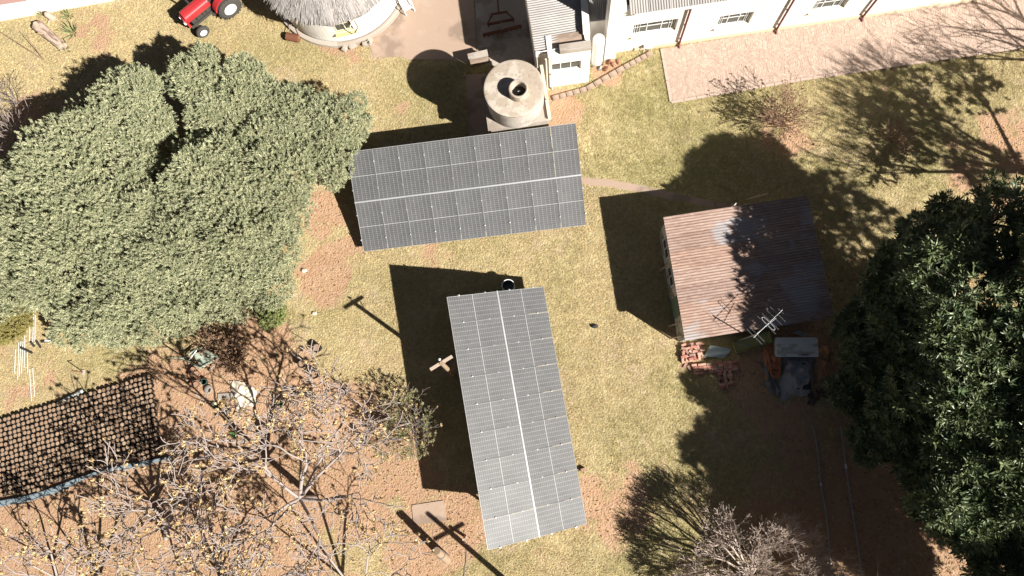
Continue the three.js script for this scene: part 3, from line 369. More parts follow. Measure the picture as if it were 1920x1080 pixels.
{ // things around the hut
  const blocks = [[636, 84, 0.3], [648, 92, 1.1], [662, 88, 0.6], [688, 84, 0.2], [694, 80, 1.3]]; for (const [x, y, a] of blocks) { const p = at(x, y); const s = solo('loose_block', rbox(0.38, 0.2, 0.19, 0.012, 0, 0.1, 0, a), mGreyConc, 'loose grey building block at the foot of the round hut', 'block', 'blocks at the foot of the round hut'); s.position.set(p.x, 0, p.z); }
  { const p = at(766, 18); const o = thing('garden_chair', 'white slatted garden chair beside the round hut', 'chair', p, 0.5); for (const [x, z, h] of [[-0.24, -0.22, 0.85], [0.24, -0.22, 0.85], [-0.24, 0.24, 0.6], [0.24, 0.24, 0.6]]) mesh('leg', box(0.04, h, 0.04, x, h / 2, z), M.frameWhite, o); for (let k = 0; k < 5; k++) mesh('seat_slat', box(0.48, 0.02, 0.07, 0, 0.42, -0.18 + k * 0.1), M.frameWhite, o); for (let k = 0; k < 4; k++) mesh('back_slat', box(0.48, 0.07, 0.02, 0, 0.5 + k * 0.1, -0.24), M.frameWhite, o); for (const x of [-0.25, 0.25]) mesh('armrest', box(0.05, 0.03, 0.5, x, 0.615, 0.01), M.frameWhite, o); }
  { const p = at(552, 74), q = at(560, 46); const o = thing('lawn_rake_roller', 'old hand roller with a long handle left beside the hut shadow', 'roller', p, Math.atan2(q.x - p.x, q.z - p.z)); const d = new THREE.CylinderGeometry(0.2, 0.2, 0.62, 20); d.rotateZ(Math.PI / 2); d.translate(0, 0.2, 0); mesh('drum', d, M.rust, o); for (const x of [-0.33, 0.33]) mesh('arm', rod(V3(x, 0.2, 0), V3(x * 0.3, 0.5, 0.7), 0.018), M.wood, o); mesh('handle', rod(V3(0, 0.48, 0.62), V3(0, 0.75, 1.25), 0.02), M.wood, o); }
}
{ // farm implement standing on the dark slab
  const o = thing('harrow_frame', 'rusty iron harrow frame lying on the shaded slab beside the annex', 'harrow'); const Bm = (a, b, h, w) => { const p = at(a[0], a[1], h), q = at(b[0], b[1], h); return beam(p, q, w, w); };
  mesh('cross_beam', Bm([905, 66], [978, 49], 0.3, 0.12), M.rust, o); mesh('cross_beam', Bm([914, 46], [964, 36], 0.3, 0.1), M.rust, o); mesh('cross_beam', Bm([920, 27], [952, 22], 0.3, 0.08), M.rust, o); mesh('drawbar', Bm([931, -20], [935, 22], 0.36, 0.07), M.rust, o); mesh('stay', Bm([939, 42], [942, 56], 0.36, 0.05), M.steel, o); mesh('stay', Bm([922, 27], [914, 46], 0.36, 0.06), M.rust, o); mesh('stay', Bm([950, 23], [964, 36], 0.36, 0.06), M.rust, o);
  for (let k = 0; k < 9; k++) { const t = k / 8; const p = at(mix(907, 976, t), mix(65.5, 49.5, t), 0.3); mesh('tine', rod(V3(p.x, 0.01, p.z), V3(p.x, 0.3, p.z), 0.025), M.rust, o); }
  for (const [x, y] of [[916, 45.5], [962, 36.5], [921, 27], [951, 22]]) { const p = at(x, y, 0.3); mesh('tine', rod(V3(p.x, 0.01, p.z), V3(p.x, 0.3, p.z), 0.025), M.rust, o); }
  const b = at(884, 128), s = thing('low_wall', 'low plastered wall stub beside the tank stand', 'wall'); mesh('block', box(0.9, 0.75, 0.25, b.x + 0.4, 0.36, b.z - 0.3, 0.2), mConc, s); mesh('coping', box(0.96, 0.06, 0.31, b.x + 0.4, 0.766, b.z - 0.3, 0.2), mGreyConc, s);
}
{ // corner of a white building with its veranda
  const o = thing('white_veranda', 'edge of a white veranda with a polished red floor', 'veranda'); const hh = 0.35;
  mesh('platform', slab(poly([[-120, 50], [208, -8], [208, -120], [-120, -120]], hh), 0, hh), M.white, o); mesh('floor', slab(poly([[-120, 28], [50, 2], [70, -110], [-120, -110]], hh), hh + 0.004, 0.012), mat([0.42, 0.25, 0.22], 0.4), o);
  struct('veranda_apron', slab(poly([[-120, 62], [214, 2], [214, -20], [-120, 40]]), -0.1, 0.13), M.cream);
}
// ---------------------------------------------------------------- tractor
{
  const rr = at(429, 13.5, 0.6), fr = at(383, 59, 0.34); const hd = V3(fr.x - rr.x, 0, fr.z - rr.z); const ang0 = Math.atan2(0.62, -0.785); // heading seen in the photograph
  const f = V3(-0.76, 0, 0.65).normalize(), side = V3(f.z, 0, -f.x).multiplyScalar(1); // side points to the wheels in view
  const sgn = side.x > 0 ? 1 : -1; side.multiplyScalar(sgn); const wb = hd.dot(f);
  const c = V3(rr.x, 0, rr.z).addScaledVector(side, -0.72); const o = thing('tractor', 'small red farm tractor with grey wheel rims parked on the lawn', 'tractor', c, Math.atan2(f.x, f.z)); // local z forward, local x left
  const sx = V3(1, 0, 0).applyAxisAngle(YUP, o.rotation.y).dot(side) > 0 ? 1 : -1;
  function wheel(name, r, w, x, z, rimM, lugs) { const g = new THREE.Group(); g.name = name; o.add(g); g.position.set(x, r, z); const ty = lathe([[r * 0.56, -w / 2 + 0.01], [r * 0.8, -w / 2], [r * 0.95, -w / 2 + 0.03], [r, -w / 4], [r, w / 4], [r * 0.95, w / 2 - 0.03], [r * 0.8, w / 2], [r * 0.56, w / 2 - 0.01]], 36); ty.rotateZ(Math.PI / 2); const list = [ty]; if (lugs) for (let k = 0; k < 22; k++) for (const s of [-1, 1]) { const b = box(w * 0.52, 0.05, 0.06, s * w * 0.24, 0, 0, s * 0.6); b.translate(0, r + 0.012, 0); b.rotateX(k / 22 * Math.PI * 2 + s * 0.07); list.push(b); } mesh('tyre', list, M.rubber, g); const rim = lathe([[0, w * 0.28], [0.1, w * 0.3], [0.12, w * 0.12], [r * 0.4, w * 0.05], [r * 0.5, w * 0.34], [r * 0.58, w * 0.4]], 32); rim.rotateZ(x * 1 > 0 ? -Math.PI / 2 : Math.PI / 2); mesh('rim', rim, rimM, g); const hub = new THREE.CylinderGeometry(0.07, 0.08, 0.1, 16); hub.rotateZ(Math.PI / 2); hub.translate(Math.sign(x) * w * 0.33, 0, 0); mesh('hub', hub, M.frameWhite, g); return g; }
  for (const s of [-1, 1]) { wheel('rear_wheel', 0.6, 0.36, s * 0.72, 0, M.frameWhite, true); wheel('front_wheel', 0.34, 0.2, s * 0.66, 1.78, M.frameWhite, false); }
  const hp = new THREE.Shape(); hp.moveTo(-0.26, 0.72); hp.lineTo(-0.27, 1.16); hp.quadraticCurveTo(-0.26, 1.3, -0.1, 1.32); hp.lineTo(0.1, 1.32); hp.quadraticCurveTo(0.26, 1.3, 0.27, 1.16); hp.lineTo(0.26, 0.95); hp.lineTo(0.22, 0.95); hp.lineTo(0.22, 0.9); hp.lineTo(-0.22, 0.9); hp.lineTo(-0.22, 0.72); hp.closePath();
  const hs = new THREE.Shape(); hs.moveTo(-0.26, 0.98); hs.lineTo(-0.27, 1.18); hs.quadraticCurveTo(-0.26, 1.31, -0.1, 1.33); hs.lineTo(0.1, 1.33); hs.quadraticCurveTo(0.26, 1.31, 0.27, 1.18); hs.lineTo(0.26, 0.98); hs.closePath(); const hg = new THREE.ExtrudeGeometry(hs, { depth: 1.35, bevelEnabled: true, bevelSize: 0.03, bevelThickness: 0.04, bevelSegments: 3 }); hg.translate(0, 0, 0.62); mesh('bonnet', hg, M.redPaint, o);
  mesh('grille', rbox(0.5, 0.62, 0.12, 0.03, 0, 0.84, 2.06), M.redPaint, o); for (const x of [-0.2, 0.2]) { const l = new THREE.CylinderGeometry(0.08, 0.07, 0.08, 16); l.rotateX(Math.PI / 2); l.translate(x, 0.98, 2.14); mesh('headlight', l, M.frameWhite, o); }
  mesh('engine', [rbox(0.36, 0.5, 1.25, 0.03, 0, 0.72, 1.25), box(0.5, 0.16, 0.2, 0, 0.82, 0.9), box(0.48, 0.1, 0.3, 0, 0.7, 1.3), cyl(0.09, 0.09, 0.22, 12, 0.22 * sx, 0.7, 1.5), cyl(0.07, 0.07, 0.2, 12, 0.24 * sx, 0.72, 1.15), cyl(0.06, 0.06, 0.26, 12, 0.22 * sx, 0.66, 0.95)], M.engine, o);
  mesh('gearbox', [rbox(0.4, 0.5, 1.0, 0.04, 0, 0.64, 0.3), rbox(1.1, 0.24, 0.26, 0.04, 0, 0.6, 0)], M.engine, o); mesh('front_axle', [box(1.2, 0.1, 0.12, 0, 0.42, 1.78), box(0.16, 0.25, 0.2, 0, 0.52, 1.78), rod(V3(-0.55, 0.42, 1.78), V3(-0.6, 0.34, 1.78), 0.05), rod(V3(0.55, 0.42, 1.78), V3(0.6, 0.34, 1.78), 0.05)], M.engine, o); mesh('side_rail', [box(0.06, 0.12, 1.7, 0.27, 0.52, 1.2), box(0.06, 0.12, 1.7, -0.27, 0.52, 1.2)], M.engine, o);
  for (const s of [-1, 1]) { const fs = new THREE.Shape(); fs.moveTo(-0.62, 0.6); fs.absarc(0, 0.6, 0.7, Math.PI * 0.95, Math.PI * 0.12, true); fs.lineTo(0.6, 0.66); fs.absarc(0, 0.6, 0.62, Math.PI * 0.12, Math.PI * 0.95, false); fs.closePath(); const fg = new THREE.ExtrudeGeometry(fs, { depth: 0.3, bevelEnabled: false }); fg.rotateY(-Math.PI / 2); fg.translate(s * 0.56 + 0.15, 0, 0); mesh('mudguard', fg, M.redPaint, o); }
  mesh('seat', [rbox(0.44, 0.1, 0.4, 0.03, 0, 1.0, -0.15), rbox(0.44, 0.3, 0.08, 0.03, 0, 1.15, -0.34), box(0.1, 0.2, 0.1, 0, 0.9, -0.12)], M.blackPlastic, o); const sw = new THREE.TorusGeometry(0.2, 0.018, 8, 24); sw.rotateX(-Math.PI / 2 + 0.5); sw.translate(0, 1.35, 0.35); mesh('steering_wheel', [sw, rod(V3(0, 1.2, 0.62), V3(0, 1.34, 0.35), 0.02), box(0.38, 0.012, 0.02, 0, 1.35, 0.35)], M.blackPlastic, o);
  mesh('exhaust', [rod(V3(-0.16 * sx, 1.3, 1.35), V3(-0.16 * sx, 2.0, 1.35), 0.03, 0.03, 10), rod(V3(-0.16 * sx, 1.4, 1.35), V3(-0.16 * sx, 1.75, 1.35), 0.05, 0.05, 10)], M.dark, o); mesh('drawbar', [box(0.1, 0.06, 0.7, 0, 0.4, -0.5), rod(V3(-0.3, 0.5, 0), V3(-0.3, 0.5, -0.8), 0.03), rod(V3(0.3, 0.5, 0), V3(0.3, 0.5, -0.8), 0.03)], M.engine, o); mesh('footplate', [box(0.3, 0.03, 0.5, 0.36, 0.5, 0.62), box(0.3, 0.03, 0.5, -0.36, 0.5, 0.62)], M.engine, o);
}
// ---------------------------------------------------------------- branching and foliage builders
function grow(base, dir, len, rad, depth, R, o, out = [], tips = []) { // o: {kids, spread, shrink, wiggle, up, rmin, sides}
  let p = base.clone(), d = dir.clone().normalize(); const n = o.seg || 4; let r = rad; const pts = [p.clone()];
  for (let k = 0; k < n; k++) { d.add(V3((R() - 0.5) * o.wiggle, (R() - 0.5) * o.wiggle * 0.6 + o.up, (R() - 0.5) * o.wiggle)).normalize(); const q = p.clone().addScaledVector(d, len / n); const r2 = Math.max(o.rmin, r * (1 - 0.4 / n)); out.push(rod(p, q, r, r2, depth > 2 ? 6 : (o.sides || 4))); p = q; r = r2; pts.push(p.clone()); if (o.side && k > 0 && k < n - 1 && depth > 0 && R() < o.side) { const a = new THREE.Vector3().crossVectors(d, V3(R() - 0.5, R() - 0.5, R() - 0.5)).normalize(); grow(p, d.clone().multiplyScalar(0.6).addScaledVector(a, 0.8), len * o.shrink * 0.75, Math.max(o.rmin, r * 0.6), depth - 1, R, o, out, tips); } }
  if (depth <= 0) { tips.push([p, d.clone()]); return { out, tips }; }
  const kids = o.kids + (R() < 0.4 ? 1 : 0); const ref = new THREE.Vector3().crossVectors(d, V3(R() - 0.5, R() - 0.5, R() - 0.5)).normalize();
  for (let k = 0; k < kids; k++) { const a = ref.clone().applyAxisAngle(d, k / kids * Math.PI * 2 + (R() - 0.5) * 0.9); const nd = d.clone().multiplyScalar(Math.cos(o.spread)).addScaledVector(a, Math.sin(o.spread) * (0.7 + 0.6 * R())); grow(p, nd, len * o.shrink * (0.75 + 0.5 * R()), Math.max(o.rmin, r * 0.72), depth - 1, R, o, out, tips); }
  return { out, tips };
}
function leafQuad(L, w, bend = 0.2) { // along +y, a pointed leaf of 4 triangles
  const g = new THREE.BufferGeometry(); const m = L * 0.45; g.setAttribute('position', new THREE.Float32BufferAttribute([0, 0, 0, w / 2, m, bend * L * 0.3, 0, m, 0, 0, 0, 0, 0, m, 0, -w / 2, m, bend * L * 0.3, w / 2, m, bend * L * 0.3, 0, L, -bend * L, 0, m, 0, 0, m, 0, 0, L, -bend * L, -w / 2, m, bend * L * 0.3], 3)); g.computeVertexNormals(); return g;
}
function sprig(n, L, w, seed, spreadMin = 0.5, spreadMax = 1.2, stem = 0.1) { const R = rng(seed), gs = []; for (let k = 0; k < n; k++) { const g = leafQuad(L * (0.7 + 0.5 * R()), w * (0.8 + 0.4 * R())); g.rotateX(spreadMin + (spreadMax - spreadMin) * R()); g.rotateY(k * 2.4 + R() * 0.6); g.translate(0, stem * (1 - k / n), 0); gs.push(g); } return merge(gs); }
const sprigOlive = [sprig(12, 0.1, 0.034, 3, 0.2, 1.3, 0.14), sprig(11, 0.095, 0.032, 8, 0.3, 1.4, 0.13)];
const sprigBig = [sprig(11, 0.25, 0.068, 4, 0.7, 1.6, 0.05), sprig(9, 0.27, 0.08, 14, 0.7, 1.5, 0.06)];
const sprigDry = sprig(8, 0.1, 0.045, 21, 0.2, 1.7, 0.04);
function lumps(lobes, n, seed, k0 = 0.34, k1 = 0.52) { const R = rng(seed), out = []; for (const l of lobes) { out.push({ c: l.c.clone(), r: l.r * 0.72, fy: l.fy, d: l.d }); const m = Math.max(4, Math.round(n * Math.min(1.4, l.r / 1.8))); for (let k = 0; k < m; k++) { const y = -0.15 + 1.1 * R(), a = R() * Math.PI * 2, s = Math.sqrt(Math.max(0, 1 - y * y)), r = l.r * mix(k0, k1, R()), q = l.r - r * 0.75; out.push({ c: l.c.clone().add(V3(s * Math.cos(a) * q, y * q * (l.fy ?? 0.8), s * Math.sin(a) * q)), r, fy: 0.85, d: l.d }); } } return out; }
function crown(parent, name, lobes, count, geo, material, cols, seed, opt = {}) {
  const R = rng(seed); const im = new THREE.InstancedMesh(geo, material, count); const wts = lobes.map(l => l.r * l.r * (l.d ?? 1)); const tot = wts.reduce((a, b) => a + b); const m4 = new THREE.Matrix4(), q = new THREE.Quaternion(), col = new THREE.Color(); const rough = opt.rough ?? 0.55, freq = opt.freq ?? 1.5; let i = 0, guard = 0;
  while (i < count && guard++ < count * 20) {
    let t = R() * tot, li = 0; while (t > wts[li] && li < lobes.length - 1) t -= wts[li++]; const l = lobes[li];
    const y = -0.35 + 1.35 * R(), a = R() * Math.PI * 2, s = Math.sqrt(Math.max(0, 1 - y * y)); const d = V3(s * Math.cos(a), y, s * Math.sin(a));
    const nz = n3(l.c.x * 3 + d.x * l.r * freq, d.y * l.r * freq + seed, l.c.z * 3 + d.z * l.r * freq); const nz2 = n3(d.x * l.r * freq * 2.7 + 9, d.y * l.r * 2.7 * freq, d.z * l.r * freq * 2.7 + seed); const bump = 1 + rough * (nz - 0.5) * 2 + rough * 0.6 * (nz2 - 0.5) * 2;
    if (opt.gap && nz2 < opt.gap && R() < 0.8) continue;
    const rad = l.r * bump * (R() < (opt.inner ?? 0.25) ? 0.5 + 0.45 * R() : R() < 0.07 ? 1 + 0.28 * R() : 0.88 + 0.14 * R()); const p = l.c.clone().add(V3(d.x * rad, d.y * rad * (l.fy ?? 0.8), d.z * rad)); if (p.y < 0.06) continue;
    let deep = false; for (let k = 0; k < lobes.length; k++) if (k !== li) { const e = p.clone().sub(lobes[k].c); e.y /= (lobes[k].fy ?? 0.8); if (e.length() < lobes[k].r * 0.62) { deep = true; break; } } if (deep && R() < 0.85) continue;
    const up = d.clone().multiplyScalar(0.7).add(V3((R() - 0.5) * 1.3, 0.45 + (R() - 0.5), (R() - 0.5) * 1.3)).normalize(); q.setFromUnitVectors(YUP, up); q.multiply(new THREE.Quaternion().setFromAxisAngle(YUP, R() * 6.3)); const sc = (opt.scale ?? 1) * (0.7 + 0.6 * R()); m4.compose(p, q, V3(sc, sc, sc)); im.setMatrixAt(i, m4);
    const k = R(), c = mix3(cols[0], cols[1], k); const br = 0.8 + 0.4 * R(); im.setColorAt(i, col.setRGB(c[0] * br, c[1] * br, c[2] * br)); i++;
  }
  im.count = i; im.name = name; im.userData.kind = 'stuff'; shadow(im); parent.add(im); return im;
}
const mLeaf = new THREE.MeshStandardMaterial({ color: lin(1, 1, 1), roughness: 0.62, side: THREE.DoubleSide });
const mGrass = new THREE.MeshStandardMaterial({ color: lin(1, 1, 1), roughness: 0.95, side: THREE.DoubleSide });
const mLeafGloss = new THREE.MeshStandardMaterial({ color: lin(1, 1, 1), roughness: 0.42, side: THREE.DoubleSide });
const lobe = (px, py, rpx, h, fy = 0.8) => { const c = at(px, py, h); return { c, r: rpx / 42, fy }; };
function trunkFor(o, base, lobes, r, R, m = M.bark) { const gs = []; const fork = base.clone().add(V3(0, 0.8, 0)); gs.push(rod(base.clone().add(V3(0, -0.05, 0)), fork, r, r * 0.85, 8)); for (const l of lobes) { let p = fork.clone(); const e = l.c.clone(); const n = 4; for (let k = 1; k <= n; k++) { const q2 = fork.clone().lerp(e, k / n).add(V3((R() - 0.5) * 0.3, (R() - 0.5) * 0.2, (R() - 0.5) * 0.3)); gs.push(rod(p, q2, r * 0.7 * (1 - (k - 1) / 5), r * 0.7 * (1 - k / 5), 6)); p = q2; } for (let k = 0; k < 5; k++) { const d = V3(R() - 0.5, R() * 0.7, R() - 0.5).normalize(); gs.push(rod(e, e.clone().addScaledVector(d, l.r * 0.75), r * 0.25, r * 0.08, 5)); } } return mesh('trunk', gs, m, o); }
// ---------------------------------------------------------------- olive-green trees by the first array
const OL = [[0.195, 0.22, 0.115], [0.46, 0.455, 0.285]];
const olive = (label, base, lobes, count, seed, opt) => { const o = thing('olive_tree', label, 'tree', null, 0, 'olive-green trees beside the solar array'); const b = at(...base); trunkFor(o, b, lobes.slice(0, 5), 0.13, rng(seed)); crown(o, 'crown', lumps(lobes, 10, seed, 0.26, 0.5), Math.round(count * 1.9), sprigOlive[seed % 2], mLeaf, OL, seed, { rough: 0.56, freq: 2, inner: 0.1, gap: 0.42, ...opt }); return o; };
olive('round olive-green tree standing nearest the bare grey bush', [255, 235], [lobe(235, 212, 82, 3.0), lobe(165, 235, 48, 2.2), lobe(285, 235, 45, 2.6)], 5600, 101);
olive('olive-green tree standing nearest the red tractor', [440, 200], [lobe(385, 150, 58, 3.0), lobe(455, 160, 52, 3.1), lobe(420, 205, 60, 2.7), lobe(500, 185, 50, 2.8)], 5800, 102);
olive('olive-green tree reaching the corner of the solar array', [600, 270], [lobe(570, 215, 58, 2.6), lobe(640, 225, 55, 2.2), lobe(610, 280, 60, 2.2), lobe(628, 330, 34, 1.2), lobe(530, 250, 50, 2.5)], 6400, 103);
olive('broad olive-green tree growing beside the bare grey bush', [170, 350], [lobe(140, 320, 90, 3.0), lobe(235, 315, 68, 2.7), lobe(70, 350, 65, 2.4), lobe(60, 420, 75, 2.6), lobe(160, 410, 90, 3.0)], 10500, 104);
olive('broad olive-green tree in the middle of the tree group', [290, 430], [lobe(255, 420, 75, 2.8), lobe(350, 440, 85, 2.9), lobe(260, 500, 80, 2.6), lobe(345, 520, 75, 2.2)], 8500, 105);
olive('olive-green tree spreading toward the low edge of the solar array', [450, 380], [lobe(420, 340, 90, 3.0), lobe(500, 320, 75, 2.8), lobe(440, 420, 85, 2.8), lobe(530, 390, 65, 2.2), lobe(545, 330, 50, 2.2)], 10000, 106);
olive('low olive-green tree at the bare soil strip', [470, 500], [lobe(440, 490, 75, 2.1), lobe(510, 460, 62, 1.7), lobe(500, 530, 58, 1.3), lobe(430, 555, 50, 1.2)], 6200, 107);
olive('low olive-green tree behind the pile of white pipes', [150, 540], [lobe(130, 500, 85, 2.2), lobe(200, 555, 75, 1.7), lobe(60, 500, 60, 1.8), lobe(150, 590, 60, 1.1), lobe(25, 560, 45, 0.9)], 7600, 108);
olive('low spreading olive-green tree by the cart frame', [300, 560], [lobe(290, 565, 72, 1.5), lobe(230, 605, 45, 0.9), lobe(350, 575, 50, 1.0), lobe(395, 560, 50, 1.2)], 5000, 109);
{ const o = thing('yellow_shrub', 'yellowish shrub behind the white pipes', 'shrub'); const L = [lobe(25, 600, 35, 0.4), lobe(45, 575, 26, 0.5), lobe(0, 620, 30, 0.3)]; trunkFor(o, at(28, 602), L, 0.05, rng(4)); crown(o, 'foliage', L, 1500, sprigOlive[1], mLeaf, [[0.3, 0.25, 0.08], [0.22, 0.2, 0.06]], 4); }
{ const o = thing('green_shrub', 'small bright green shrub at the edge of the olive-green trees', 'shrub'); const L = [lobe(515, 592, 22, 0.35), lobe(502, 580, 14, 0.3)]; trunkFor(o, at(515, 594), L, 0.03, rng(5)); crown(o, 'foliage', L, 650, sprigOlive[0], mLeaf, [[0.2, 0.24, 0.07], [0.28, 0.3, 0.12]], 5); }
// ---------------------------------------------------------------- big dark tree
{
  const o = thing('evergreen_tree', 'huge dark evergreen tree with whorled glossy leaves shading the shed', 'tree'); const G = (x, y, z, r, fy = 0.85) => ({ c: V3(x, y, z), r, fy });
  const P = (x, y, h, r, d = 1) => { const c = at(x, y, h); return { ...G(c.x, c.y, c.z, r), d }; };
  const L = [P(1690, 540, 3.4, 1.7), P(1665, 660, 3.2, 1.6), P(1675, 780, 2.8, 1.5), P(1630, 600, 2.6, 1.3), P(1615, 720, 2.4, 1.2), P(1640, 830, 2.2, 1.0), P(1750, 460, 4.4, 1.8, 0.6), P(1740, 620, 4.8, 2.1), P(1735, 740, 4.2, 2.0), P(1720, 850, 3.2, 1.3), P(1770, 890, 4.0, 1.8), P(1815, 550, 6.2, 2.3, 0.4), P(1855, 420, 6.0, 1.7, 0.3), P(1825, 690, 6.2, 2.3, 0.5), P(1830, 820, 5.4, 2.0), P(1850, 940, 4.8, 1.8), P(1880, 1030, 4.4, 1.7), P(1925, 630, 6.2, 2.2, 0.3), P(1775, 945, 5.4, 1.5), P(1950, 790, 6.4, 2.2, 0.6), P(1970, 950, 5.8, 2.3), G(17.0, 8.4, -4.4, 1.6), G(19.0, 8.8, -3.8, 1.7), { ...G(21.2, 7.4, -2.2, 2.4), d: 0.3 }, G(21.4, 7.4, 1.6, 2.6), G(20.8, 7.0, 5.0, 2.6), G(16.4, 8.0, 7.9, 1.7), G(18.7, 7.8, 9.6, 2.6), G(17.4, 7.2, 10.6, 2.1), G(20.6, 6.4, 9.6, 2.6), G(18.4, 4.2, 10.0, 1.8)];
  const R = rng(61); const gs = []; const b = V3(19.2, -0.05, 0.4); const f = V3(19.1, 2.2, 0.2); gs.push(rod(b, f, 0.42, 0.34, 10)); for (const l of L) { let p = f.clone(); for (let k = 1; k <= 5; k++) { const q = f.clone().lerp(l.c, k / 5).add(V3((R() - 0.5) * 0.4, Math.sin(k / 5 * 3) * 0.3, (R() - 0.5) * 0.4)); gs.push(rod(p, q, 0.2 * (1 - (k - 1) / 6), 0.2 * (1 - k / 6), 6)); p = q; } for (let k = 0; k < 7; k++) { const d = V3(R() - 0.5, R() - 0.3, R() - 0.5).normalize(); gs.push(rod(l.c, l.c.clone().addScaledVector(d, l.r * 0.85), 0.06, 0.02, 5)); } } mesh('trunk', gs, M.bark, o);
  crown(o, 'crown', lumps(L, 9, 66, 0.26, 0.5), 43000, sprigBig[0], mLeafGloss, [[0.07, 0.105, 0.045], [0.17, 0.2, 0.09]], 62, { rough: 0.35, freq: 1.4, inner: 0.2 });
}
{ // loose tree beyond, out of the photograph, whose shade lies on the lawn
  const o = thing('open_tree', 'tall open-crowned tree standing beyond the dark evergreen', 'tree'); const G = (x, y, z, r) => ({ c: V3(x, y, z), r, fy: 0.8 }); const L = [G(22.5, 6.0, -9.6, 1.5), G(24.0, 6.6, -7.6, 1.7), G(21.6, 5.4, -7.4, 1.3), G(24.8, 5.2, -10.4, 1.4), G(20.9, 5.6, -9.2, 1.0), G(26, 6.2, -6, 1.5), G(19.9, 4.6, -6.9, 0.9)]; const R = rng(71); const gs = [rod(V3(23.5, -0.05, -8.2), V3(23.4, 2.5, -8.2), 0.22, 0.18, 8)], tips = []; const f = V3(23.4, 2.5, -8.2); for (const l of L) { const m = f.clone().lerp(l.c, 0.7); gs.push(rod(f, m, 0.1, 0.06, 6)); const d = l.c.clone().sub(f).normalize(); for (let k = 0; k < 5; k++) grow(m, d.clone().add(V3((R() - 0.5) * 1.1, 0.5, (R() - 0.5) * 1.1)), 1.1, 0.055, 4, R, { kids: 2, spread: 0.4, shrink: 0.75, wiggle: 0.25, up: 0.08, rmin: 0.014, sides: 3, seg: 2, side: 0.4 }, gs, tips); } mesh('trunk', gs, M.bark, o);
  crown(o, 'crown', lumps(L, 6, 73, 0.25, 0.4), 750, sprigBig[1], mLeaf, [[0.06, 0.08, 0.03], [0.1, 0.11, 0.05]], 72, { rough: 0.5, gap: 0.42 });
}
// ---------------------------------------------------------------- bare trees
function bareTree(name, label, base, dirs, opt, m, seed, group) { const o = thing(name, label, 'tree', null, 0, group); const R = rng(seed); const out = [], tips = []; for (const [d, len, r, dep, from] of dirs) grow(from || base, d, len, r, dep, R, opt, out, tips); mesh('branches', out, m, o); return { o, tips, R }; }
function clusters(o, tips, R, keep, cols, size, seed) { const t = tips.filter(() => R() < keep); const im = new THREE.InstancedMesh(sprigDry, mLeaf, t.length * 3); const m4 = new THREE.Matrix4(), q = new THREE.Quaternion(), c = new THREE.Color(); t.forEach(([p, d], i) => { for (let k = 0; k < 3; k++) { q.setFromUnitVectors(YUP, V3(d.x + (R() - 0.5) * 1.2, d.y + (R() - 0.5), d.z + (R() - 0.5) * 1.2).normalize()); const s = size * (0.7 + R() * 0.6); m4.compose(p.clone().add(V3((R() - 0.5) * 0.06, 0, (R() - 0.5) * 0.06)), q, V3(s, s, s)); im.setMatrixAt(i * 3 + k, m4); const v = mix3(cols[0], cols[1], R()); im.setColorAt(i * 3 + k, c.setRGB(...v)); } }); im.name = 'dry_leaves'; im.userData.kind = 'stuff'; shadow(im); o.add(im); }
const DRY = [[0.62, 0.48, 0.27], [0.5, 0.35, 0.17]];
const oA = { kids: 2, spread: 0.5, shrink: 0.74, wiggle: 0.55, up: 0.03, rmin: 0.019, sides: 4, seg: 4, side: 0.35 };
{ // main yellow-leaved tree with a limb reaching toward the second array
  const b = at(590, 935); const to = (x, y, h) => at(x, y, h); const fork = to(562, 935, 2.3);
  const o = thing('bare_tree', 'bare grey-limbed tree with yellow leaf tufts beside the second array shadow', 'tree', null, 0, 'bare yellow-tufted trees over the red soil'); const R = rng(201); const out = [rod(b.clone().setY(-0.05), fork, 0.15, 0.12, 10)], tips = [];
  const limbs = [[[575, 870, 3.6], 0.085], [[640, 850, 3.8], 0.07], [[500, 880, 3.7], 0.07], [[520, 960, 3.5], 0.07], [[600, 1010, 3.6], 0.07], [[640, 930, 3.4], 0.065], [[440, 830, 3.6], 0.06], [[650, 780, 4.0], 0.06], [[480, 1030, 3.4], 0.055], [[560, 790, 4.0], 0.055]];
  for (const [[x, y, h], r] of limbs) { const e = to(x, y, h); const m1 = fork.clone().lerp(e, 0.5).add(V3((R() - 0.5) * 0.3, 0.15, (R() - 0.5) * 0.3)); out.push(rod(fork, m1, r, r * 0.85, 7), rod(m1, e, r * 0.85, r * 0.7, 7)); const d = e.clone().sub(m1).normalize(); for (let k = 0; k < 3; k++) grow(e, d.clone().add(V3((R() - 0.5) * 1.7, 0.25 + R() * 0.3, (R() - 0.5) * 1.3)), 0.95 + R() * 0.5, r * 0.55, 3, R, oA, out, tips); }
  mesh('branches', out, M.twigPale, o); clusters(o, tips, R, 0.32, DRY, 1.2, 1);
}
{
  const b = at(310, 1010), fork = at(312, 985, 1.2); const o = thing('bare_tree', 'bare tree with curving limbs beside the blue plastic edge of the seedling bed', 'tree', null, 0, 'bare yellow-tufted trees over the red soil'); const R = rng(207); const out = [rod(b.clone().setY(-0.05), fork, 0.12, 0.1, 10)], tips = [];
  for (const [x, y, h, r] of [[290, 955, 2.9, 0.065], [335, 935, 3.1, 0.065], [385, 990, 3.1, 0.055], [265, 1010, 2.9, 0.055], [330, 1050, 2.9, 0.05], [410, 1050, 2.8, 0.05], [250, 950, 3.0, 0.05], [370, 930, 3.2, 0.05]]) { const e = at(x, y, h); out.push(rod(fork, e, r, r * 0.75, 7)); const d = e.clone().sub(fork).normalize(); for (let k = 0; k < 4; k++) grow(e, d.clone().add(V3((R() - 0.5) * 1.4, 0.2, (R() - 0.5) * 1.4)), 0.85 + R() * 0.5, r * 0.55, 2, R, { ...oA, wiggle: 0.6 }, out, tips); }
  mesh('branches', out, M.twigPale, o); clusters(o, tips, R, 0.55, DRY, 1.25, 2);
}
